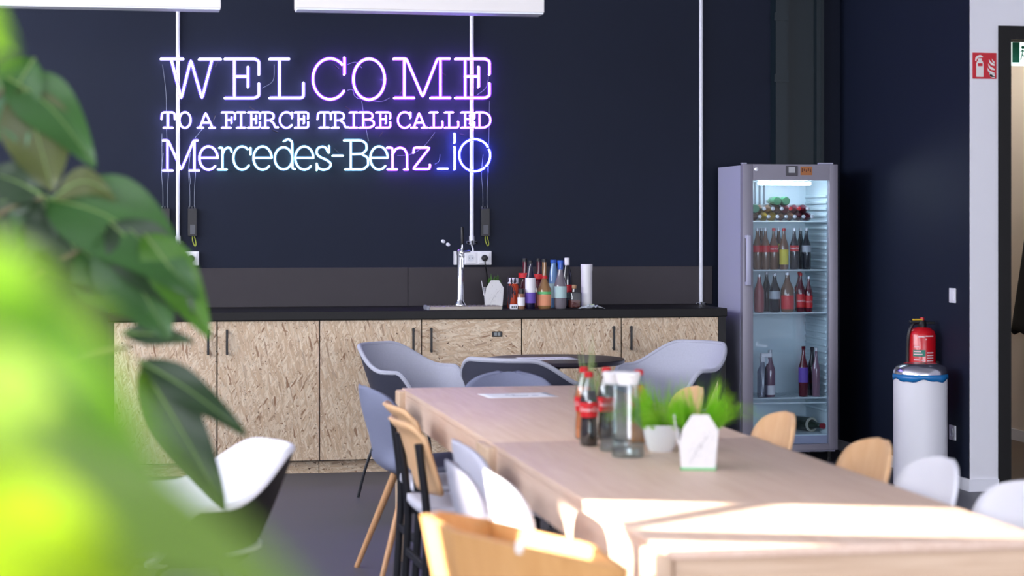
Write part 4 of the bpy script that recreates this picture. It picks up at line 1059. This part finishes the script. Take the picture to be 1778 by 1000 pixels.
# ------------------------------------------------------------------ bin, extinguisher, switches, safety sign
q = at(1598, 847, Z=0); by = q.y; bx = q.x
t = thing('pedal_bin', 'tall white round pedal bin with steel lid and blue liner', 'bin', (bx, by, 0))
rb = .147
b = B(); lathe(b, [(.150, 0), (.155, .004), (.155, .016), (.148, .022), (0, .022)], 36); obj('base_ring', b, M_blk, t, 30)
b = B(); lathe(b, [(rb, .02), (rb, .612), (rb - .004, .615), (0, .615)], 40); obj('body', b, mat('bin_white', (226, 226, 232), .4), t, 40)
b = B()
V = []
for k in range(49):
    a = 2 * math.pi * k / 48; V.append((a, .018 + .007 * math.sin(5 * a + 1) + .004 * math.sin(11 * a)))
rings = []
for f in range(3):
    rings.append([b.verts.new(((rb + .003 + .002 * (f == 1)) * math.cos(a), (rb + .003 + .002 * (f == 1)) * math.sin(a), .632 - (.632 - (.616 - d)) * f / 2)) for a, d in V[:-1]])
for f in range(2):
    for k in range(48): b.faces.new((rings[f][k], rings[f][(k + 1) % 48], rings[f + 1][(k + 1) % 48], rings[f + 1][k]))
obj('blue_liner', b, mat('blue_bag', (30, 112, 176), .25), t, True, solid=.001)
b = B(); lathe(b, [(rb + .001, .63), (rb, .648), (rb * .9, .672), (rb * .62, .688), (rb * .58, .684), (rb * .3, .69), (0, .692)], 40); obj('lid', b, mat('lid_steel', (198, 198, 208), .22, metal=.95), t, 50)
b = B(); box(b, -.03, .03, -rb - .045, -rb + .01, .006, .014, .003, 1); obj('pedal', b, M_steel, t)
q = at(1601, 600, X=4.375)
t = thing('fire_extinguisher', 'red fire extinguisher on the dark wall above the bin', 'fire extinguisher', (q.x, q.y, .40))
zt_ = at(1601, 572, X=4.375).z - .40
b = B(); lathe(b, [(.06, 0), (.076, .01), (.077, .03), (.077, zt_ - .03), (.07, zt_ - .008), (.045, zt_ + .01), (.025, zt_ + .014)], 28); obj('cylinder', b, mat('extinguisher_red', (200, 14, 28), .25, coat=.4), t, 50)
b = B(); lathe(b, [(.024, zt_ + .01), (.026, zt_ + .03), (.02, zt_ + .05)], 16); box(b, -.075, .02, -.014, .014, zt_ + .038, zt_ + .052, .003, 1); box(b, -.02, .075, -.013, .013, zt_ + .03, zt_ + .044, .003, 1)
obj('valve', b, M_blk, t)
b = B(); tube(b, smooth_path([(-.02, 0, zt_ + .04), (-.06, -.01, zt_ + .03), (-.085, -.01, zt_ - .03), (-.088, 0, zt_ - .16), (-.084, 0, zt_ - .3)]), .009, 8); obj('hose', b, M_blk, t, True)
b = B(); box(b, -.055, .0, -.012, .012, zt_ + .052, zt_ + .06, .002, 1); obj('safety_pin_tag', b, mat('tag_yellow', (226, 186, 40), .5), t)
b = B(); lathe(b, [(.012, zt_ + .052), (.012, zt_ + .068), (0, zt_ + .07)], 12); obj('push_button', b, M_redcap, t)
def ext_patch(name, a0, a1, z0, z1, m):
    b = B(); lathe(b, [(.0776, z0), (.0776, z1)], 10, a0=a0, a1=a1); return obj(name, b, m, t, True)
ext_patch('green_label', 208, 262, zt_ - .148, zt_ - .112, mat('label_green', (28, 122, 104), .5))
b = B()
for k, (a0, a1, dz) in enumerate(((212, 245, .118), (212, 250, .134), (232, 258, .035), (262, 300, .032), (212, 236, .165), (246, 258, .168), (214, 236, .092), (268, 300, .125), (268, 300, .14), (268, 300, .155), (268, 300, .17), (262, 268, .05))):
    lathe(b, [(.0782, zt_ - dz - .006), (.0782, zt_ - dz + .001)], 8, a0=a0, a1=a1)
obj('printed_lines', b, mat('print_pinkish', (230, 190, 194), .5), t, kind='stuff')
b = B(); box(b, -.02, XW - q.x, -.02, .02, .25, .28); lathe(b, [(.0785, .255), (.0785, .275)], 24); obj('wall_bracket', b, M_blk, t)

M_sw = mat('switch_white', (228, 228, 236), .4)
for px, py, lab, sock in ((1655.5, 513, 'white light switch on the dark wall above the bin', False), (1655.5, 751, 'white wall socket low on the dark wall by the bin', True)):
    q = at(px, py, X=XW); t = thing('wall_socket' if sock else 'light_switch', lab, 'socket' if sock else 'switch', (XW, q.y, q.z))
    b = B(); box(b, -.010, 0, -.041, .041, -.041, .041, .003, 2); obj('plate', b, M_sw, t)
    b = B()
    if sock: lathe(b, [(.021, -.001), (.021, .003), (.018, .003), (.018, .0005)], 18, M=Matrix.Translation((-.010, 0, 0)) @ Matrix.Rotation(R(-90), 4, 'Y'))
    else: box(b, -.014, -.009, -.028, .028, -.028, .028, .002, 1)
    obj('socket_ring' if sock else 'rocker', b, M_sw if not sock else M_clip, t)

a, c_ = at(1688.5, 136.5, Y=YD), at(1729.5, 92, Y=YD)
w_, h_ = c_.x - a.x, c_.z - a.z
t = thing('safety_sign', 'red and white fire extinguisher sign beside the doorway', 'sign', ((a.x + c_.x) / 2, YD, (a.z + c_.z) / 2))
b = B(); box(b, -w_ / 2, w_ / 2, -.004, 0, -h_ / 2, h_ / 2); obj('red_plate', b, mat('sign_red', (190, 14, 34), .5), t)
b = B()
def sp_(P): prism(b, [((x - .5) * w_, (.5 - y) * h_) for x, y in P], -.0052, -.004, 'y')
sp_([(.15, .93), (.15, .42), (.19, .32), (.41, .32), (.45, .42), (.45, .93)]); sp_([(.22, .33), (.22, .22), (.38, .22), (.38, .33)])
sp_([(.10, .32), (.11, .2), (.18, .12), (.28, .09), (.34, .09), (.42, .14), (.42, .18), (.22, .2), (.17, .25), (.15, .32)])
for dx, dy in ((0, 0), (-.03, .17), (-.06, .33), (0, .47)):
    sp_([(.68 + dx, .24 + dy), (.74 + dx, .32 + dy), (.78 + dx, .36 + dy), (.92, .44 + dy), (.92, .50 + dy), (.80 + dx, .48 + dy), (.70 + dx, .38 + dy)])
sp_([(.80, .22), (.86, .3), (.92, .34), (.92, .42), (.84, .36)]); sp_([(.70, .84), (.92, .80), (.92, .93), (.76, .93)])
obj('pictogram', b, mat('sign_white', (222, 220, 216), .6), t)
b = B(); prism(b, [((x - .5) * w_, (.5 - y) * h_) for x, y in ((.21, .41), (.41, .41), (.41, .52), (.21, .52))], -.0058, -.0052, 'y'); obj('pictogram_band', b, mat('sign_red', (190, 14, 34), .5), t)

# corridor: exit sign, ceiling lamp, coat
q = at(1772, 92, Y=11.2)
t = thing('exit_sign', 'green and white emergency exit sign hanging in the corridor', 'sign', (q.x, 11.2, q.z))
b = B(); box(b, -.07, .23, -.03, .03, -.075, .075, .004, 1); obj('housing', b, mat('exit_white', (236, 244, 242), .4, emit=((.8, 1, .95), 1.2)), t)
b = B(); box(b, -.066, -.02, -.032, -.03, -.06, .06); box(b, .02, .034, -.032, -.03, -.05, .06); obj('green_panel', b, mat('exit_green', (0, 132, 96), .5), t)
b = B(); lathe(b, [(.01, 0), (.01, .002)], 10, M=Matrix.Translation((0, -.031, .03)) @ LAY)
for P in (((0, .018), (-.004, -.012)), ((-.004, -.012), (-.014, -.045)), ((-.004, -.012), (.012, -.025)), ((.012, -.025), (.008, -.045)), ((0, .015), (.016, -.002)), ((0, .015), (-.015, .004))): tube(b, [(P[0][0], -.0315, P[0][1]), (P[1][0], -.0315, P[1][1])], .003, 5)
obj('running_figure', b, mat('exit_green', (0, 132, 96), .5), t)
b = B(); box(b, .0, .012, -.005, .005, .075, 2.9 - q.z); box(b, .15, .162, -.005, .005, .075, 2.9 - q.z); obj('hanger', b, M_clip, t)
t = thing('corridor_lamp', 'linear white ceiling lamp in the corridor', 'lamp', (5.3, 12.2, 2.9))
b = B(); box(b, -.07, .07, -.7, .7, -.06, 0); obj('casing', b, M_clip, t)
b = B(); box(b, -.06, .06, -.68, .68, -.064, -.06); obj('diffuser', b, mat('lamp_glow', (255, 255, 255), .4, emit=((1, .93, .84), 22)), t)
q = at(1794, 545, X=XC - .08)
t = thing('hanging_coat', 'black coat hanging on the corridor wall', 'coat', (XC, q.y, q.z))
def coat(u, v):
    a = math.pi * (2 * u - .5); s = v
    wdt = .03 + .27 * s + .012 * math.sin(6 * a); dep = .045 + .03 * s
    return Vector((-.075 + dep * math.cos(a), wdt * math.sin(a), .62 - .75 * s + .02 * math.sin(3 * a) * s))
b = B(); grid(b, coat, 36, 14); obj('cloth', b, mat('black_cloth', (18, 18, 20), .9), t, True, solid=.006)
b = B(); tube(b, smooth_path([(0, 0, .68), (-.04, 0, .68), (-.055, 0, .66), (-.05, 0, .64)]), .007, 8); obj('wall_hook', b, M_steel, t, True)
b = B(); tube(b, [(-.075, -.09, .60), (-.07, 0, .645), (-.075, .09, .60)], .008, 8); obj('hanger', b, M_steel, t)

# ------------------------------------------------------------------ pendant lamps
M_lamp = mat('lamp_white', (232, 228, 226), .5)
def pendant(px0, px1, py, D, label):
    a = at((px0 + px1) / 2, py, D=D); hw = 1.2 / 2
    x0, x1 = at(px0, py, Y=a.y).x, at(px1, py, Y=a.y).x
    t = thing('pendant_lamp', label, 'lamp', ((x0 + x1) / 2, a.y, a.z), 0, 'linear pendant lamps'); hw = (x1 - x0) / 2
    b = B(); box(b, -hw, hw, 0, .14, .008, .16, .002, 1); obj('housing', b, M_lamp, t)
    b = B(); box(b, -hw + .004, hw - .004, .004, .136, 0, .008); obj('diffuser', b, mat('lamp_diffuser', (226, 230, 236), .4), t)
    for x in (-hw * .8, hw * .8):
        b = B(); tube(b, [(x, .07, .16), (x, .07, ZC - a.z)], .0016, 6); obj('suspension_cable', b, M_steel, t)
pendant(-47, 383.5, 12.5, 9.8, 'white linear pendant lamp cut by the picture corner above the plant')
pendant(515, 945, 20.5, 9.8, 'white linear pendant lamp above the neon sign, wholly between the conduits')

# ------------------------------------------------------------------ plants
L1 = leafmat('leaf_mid_green', (50, 92, 38), .3); L2 = leafmat('leaf_dark', (32, 56, 27), .2); L3 = leafmat('leaf_bluish', (78, 120, 80), .3)
L4 = leafmat('leaf_lime', (104, 152, 30), .5); L5 = leafmat('leaf_yellow', (136, 168, 20), .55); L6 = leafmat('leaf_pale', (122, 152, 70), .5); L7 = leafmat('leaf_olive', (76, 86, 40), .3)
L8 = leafmat('leaf_bright_green', (68, 116, 24), .35)
def leaf(t, a, c_, wpx, D, m, arch=.12, tilt=.35, fold=.12):
    o = Vector(t.location)
    p0, p1 = at(a[0], a[1], D=a[2] if len(a) > 2 else D), at(c_[0], c_[1], D=c_[2] if len(c_) > 2 else D)
    d = p1 - p0; Ln = d.length; d.normalize()
    view = ray(a[0], a[1]).normalized()
    n = (-view * (1 - tilt) + Vector((0, 0, 1)) * tilt); n = (n - d * n.dot(d)).normalized()
    s = d.cross(n).normalized(); wd = wpx / F * D / 2
    def fn(u, v):
        q = 2 * v - 1; prof = math.sin(math.pi * min(1, u ** .85)) ** .8 * (1 - .25 * u) * 1.12 if u < .995 else 0
        ww = wd * prof + .0008
        wave = .03 * Ln * math.sin(9 * u + q) * abs(q)
        return p0 - o + d * Ln * u + Vector((0, 0, 1)) * (arch * Ln * math.sin(math.pi * u)) * (abs(d.x) + abs(d.y) + .2) + s * q * ww + n * (-fold * ww * (1 - abs(q)) + wave)
    b = B(); grid(b, fn, 14, 8); lo = obj('leaf', b, m, t, True)
    b = B(); tube(b, [fn(k / 12 * .96, .5) + n * .0012 for k in range(13)], [.0022 * (1 - k / 14) * (D / 4 + .2) for k in range(13)], 5); obj('midrib', b, leafmat('leaf_rib', (120, 150, 84), .2), lo, True)
def plant(label, base, potr, poth, stems, seed):
    t = thing('potted_umbrella_plant', label, 'plant', base)
    b = B(); lathe(b, [(0, 0), (potr * .8, 0), (potr, poth), (potr * .93, poth), (potr * .9, poth * .9), (0, poth * .9)], 28); obj('pot', b, mat('pot_grey', (110, 108, 106), .7), t, 40)
    for S in stems:
        b = B(); P = smooth_path([(0, 0, poth * .9)] + [tuple(Vector(q) - Vector(base)) for q in S], 6); n = len(P)
        tube(b, P, [.012 * (1 - .75 * k / n) for k in range(n)], 8); obj('stem', b, mat('stem_brown', (96, 88, 60), .7), t, True)
    return t
DM = 4.0
pm = at(-70, 389, D=DM)
J1 = at(78, 342, D=DM); J2 = at(10, 150, D=DM); J3 = at(232, 600, D=DM); J4 = at(150, 430, D=DM)
t = plant('dark green umbrella plant whose drooping leaves cross the counter', (pm.x, pm.y, 0), .20, .42, [[at(-60, 600, D=DM), at(-30, 400, D=DM), J1], [at(-60, 600, D=DM), at(-40, 250, D=DM), J2], [at(-50, 800, D=DM), at(100, 640, D=DM), J3], [at(-55, 700, D=DM), at(40, 500, D=DM), J4]], 1)
for a, c_, wpx, m, ar, ti in (((12, 135), (166, 292), 100, L1, .12, .3), ((40, 150), (92, 335), 120, L7, .05, .2), ((-12, 120), (45, 258), 78, L3, .05, .2), ((92, 345), (203, 350), 50, L7, .22, .2),
        ((82, 345), (345, 520), 150, L1, .12, .25), ((60, 350), (190, 520), 130, L2, .06, .2), ((180, 400), (295, 592), 130, L1, .05, .25), ((250, 405), (364, 588), 84, L8, .08, .25), ((85, 342), (-40, 372), 60, L2, .08, .2),
        ((80, 350), (10, 480), 100, L2, .05, .2), ((212, 578), (337, 594), 40, L2, .03, .3), ((240, 625), (428, 757), 60, L2, .04, .3), ((245, 632), (392, 884), 86, L2, .03, .25), ((140, 430), (255, 560), 120, L1, .06, .2), ((60, 100), (-30, 260), 90, L1, .05, .2), ((75, 345), (128, 480), 110, L2, .05, .2), ((72, 338), (-25, 300), 74, L2, .05, .2), ((190, 385), (335, 550), 110, L2, .06, .25), ((70, 345), (40, 430), 80, L1, .05, .2)):
    leaf(t, a, c_, wpx, DM, m, ar, ti)
DN = .72
pn = at(-420, 389, D=DN)
N1 = at(-160, 420, D=DN); N2 = at(-160, 760, D=DN); N3 = at(-120, -60, D=1.1)
t = plant('sunlit lime green plant close to the camera, strongly out of focus', (pn.x, pn.y, 0), .14, .5, [[at(-330, 700, D=DN), at(-220, 430, D=DN), N1], [at(-330, 900, D=DN), at(-230, 780, D=DN), N2], [at(-330, 300, D=.9), at(-200, 0, D=1.0), N3]], 2)
for a, c_, wpx, D, m in (((-190, 480), (150, 660), 240, DN, L4), ((-120, 530), (320, 880), 210, DN, L4), ((-190, 600), (230, 940), 240, .68, L6), ((-150, 820), (500, 1060), 200, .66, L6), ((-190, 880), (300, 1150), 300, .64, L5),
        ((-190, 440), (60, 600), 200, .78, L6), ((-160, 700), (230, 1000), 220, .7, L4), ((-150, -80), (18, 110), 90, 1.1, L4), ((-100, 600), (345, 905), 190, .7, L4), ((20, 800), (545, 1075), 190, .68, L6), ((-180, 470), (190, 560), 150, .8, L6)):
    leaf(t, a, c_, wpx, D, m, .04, .3)
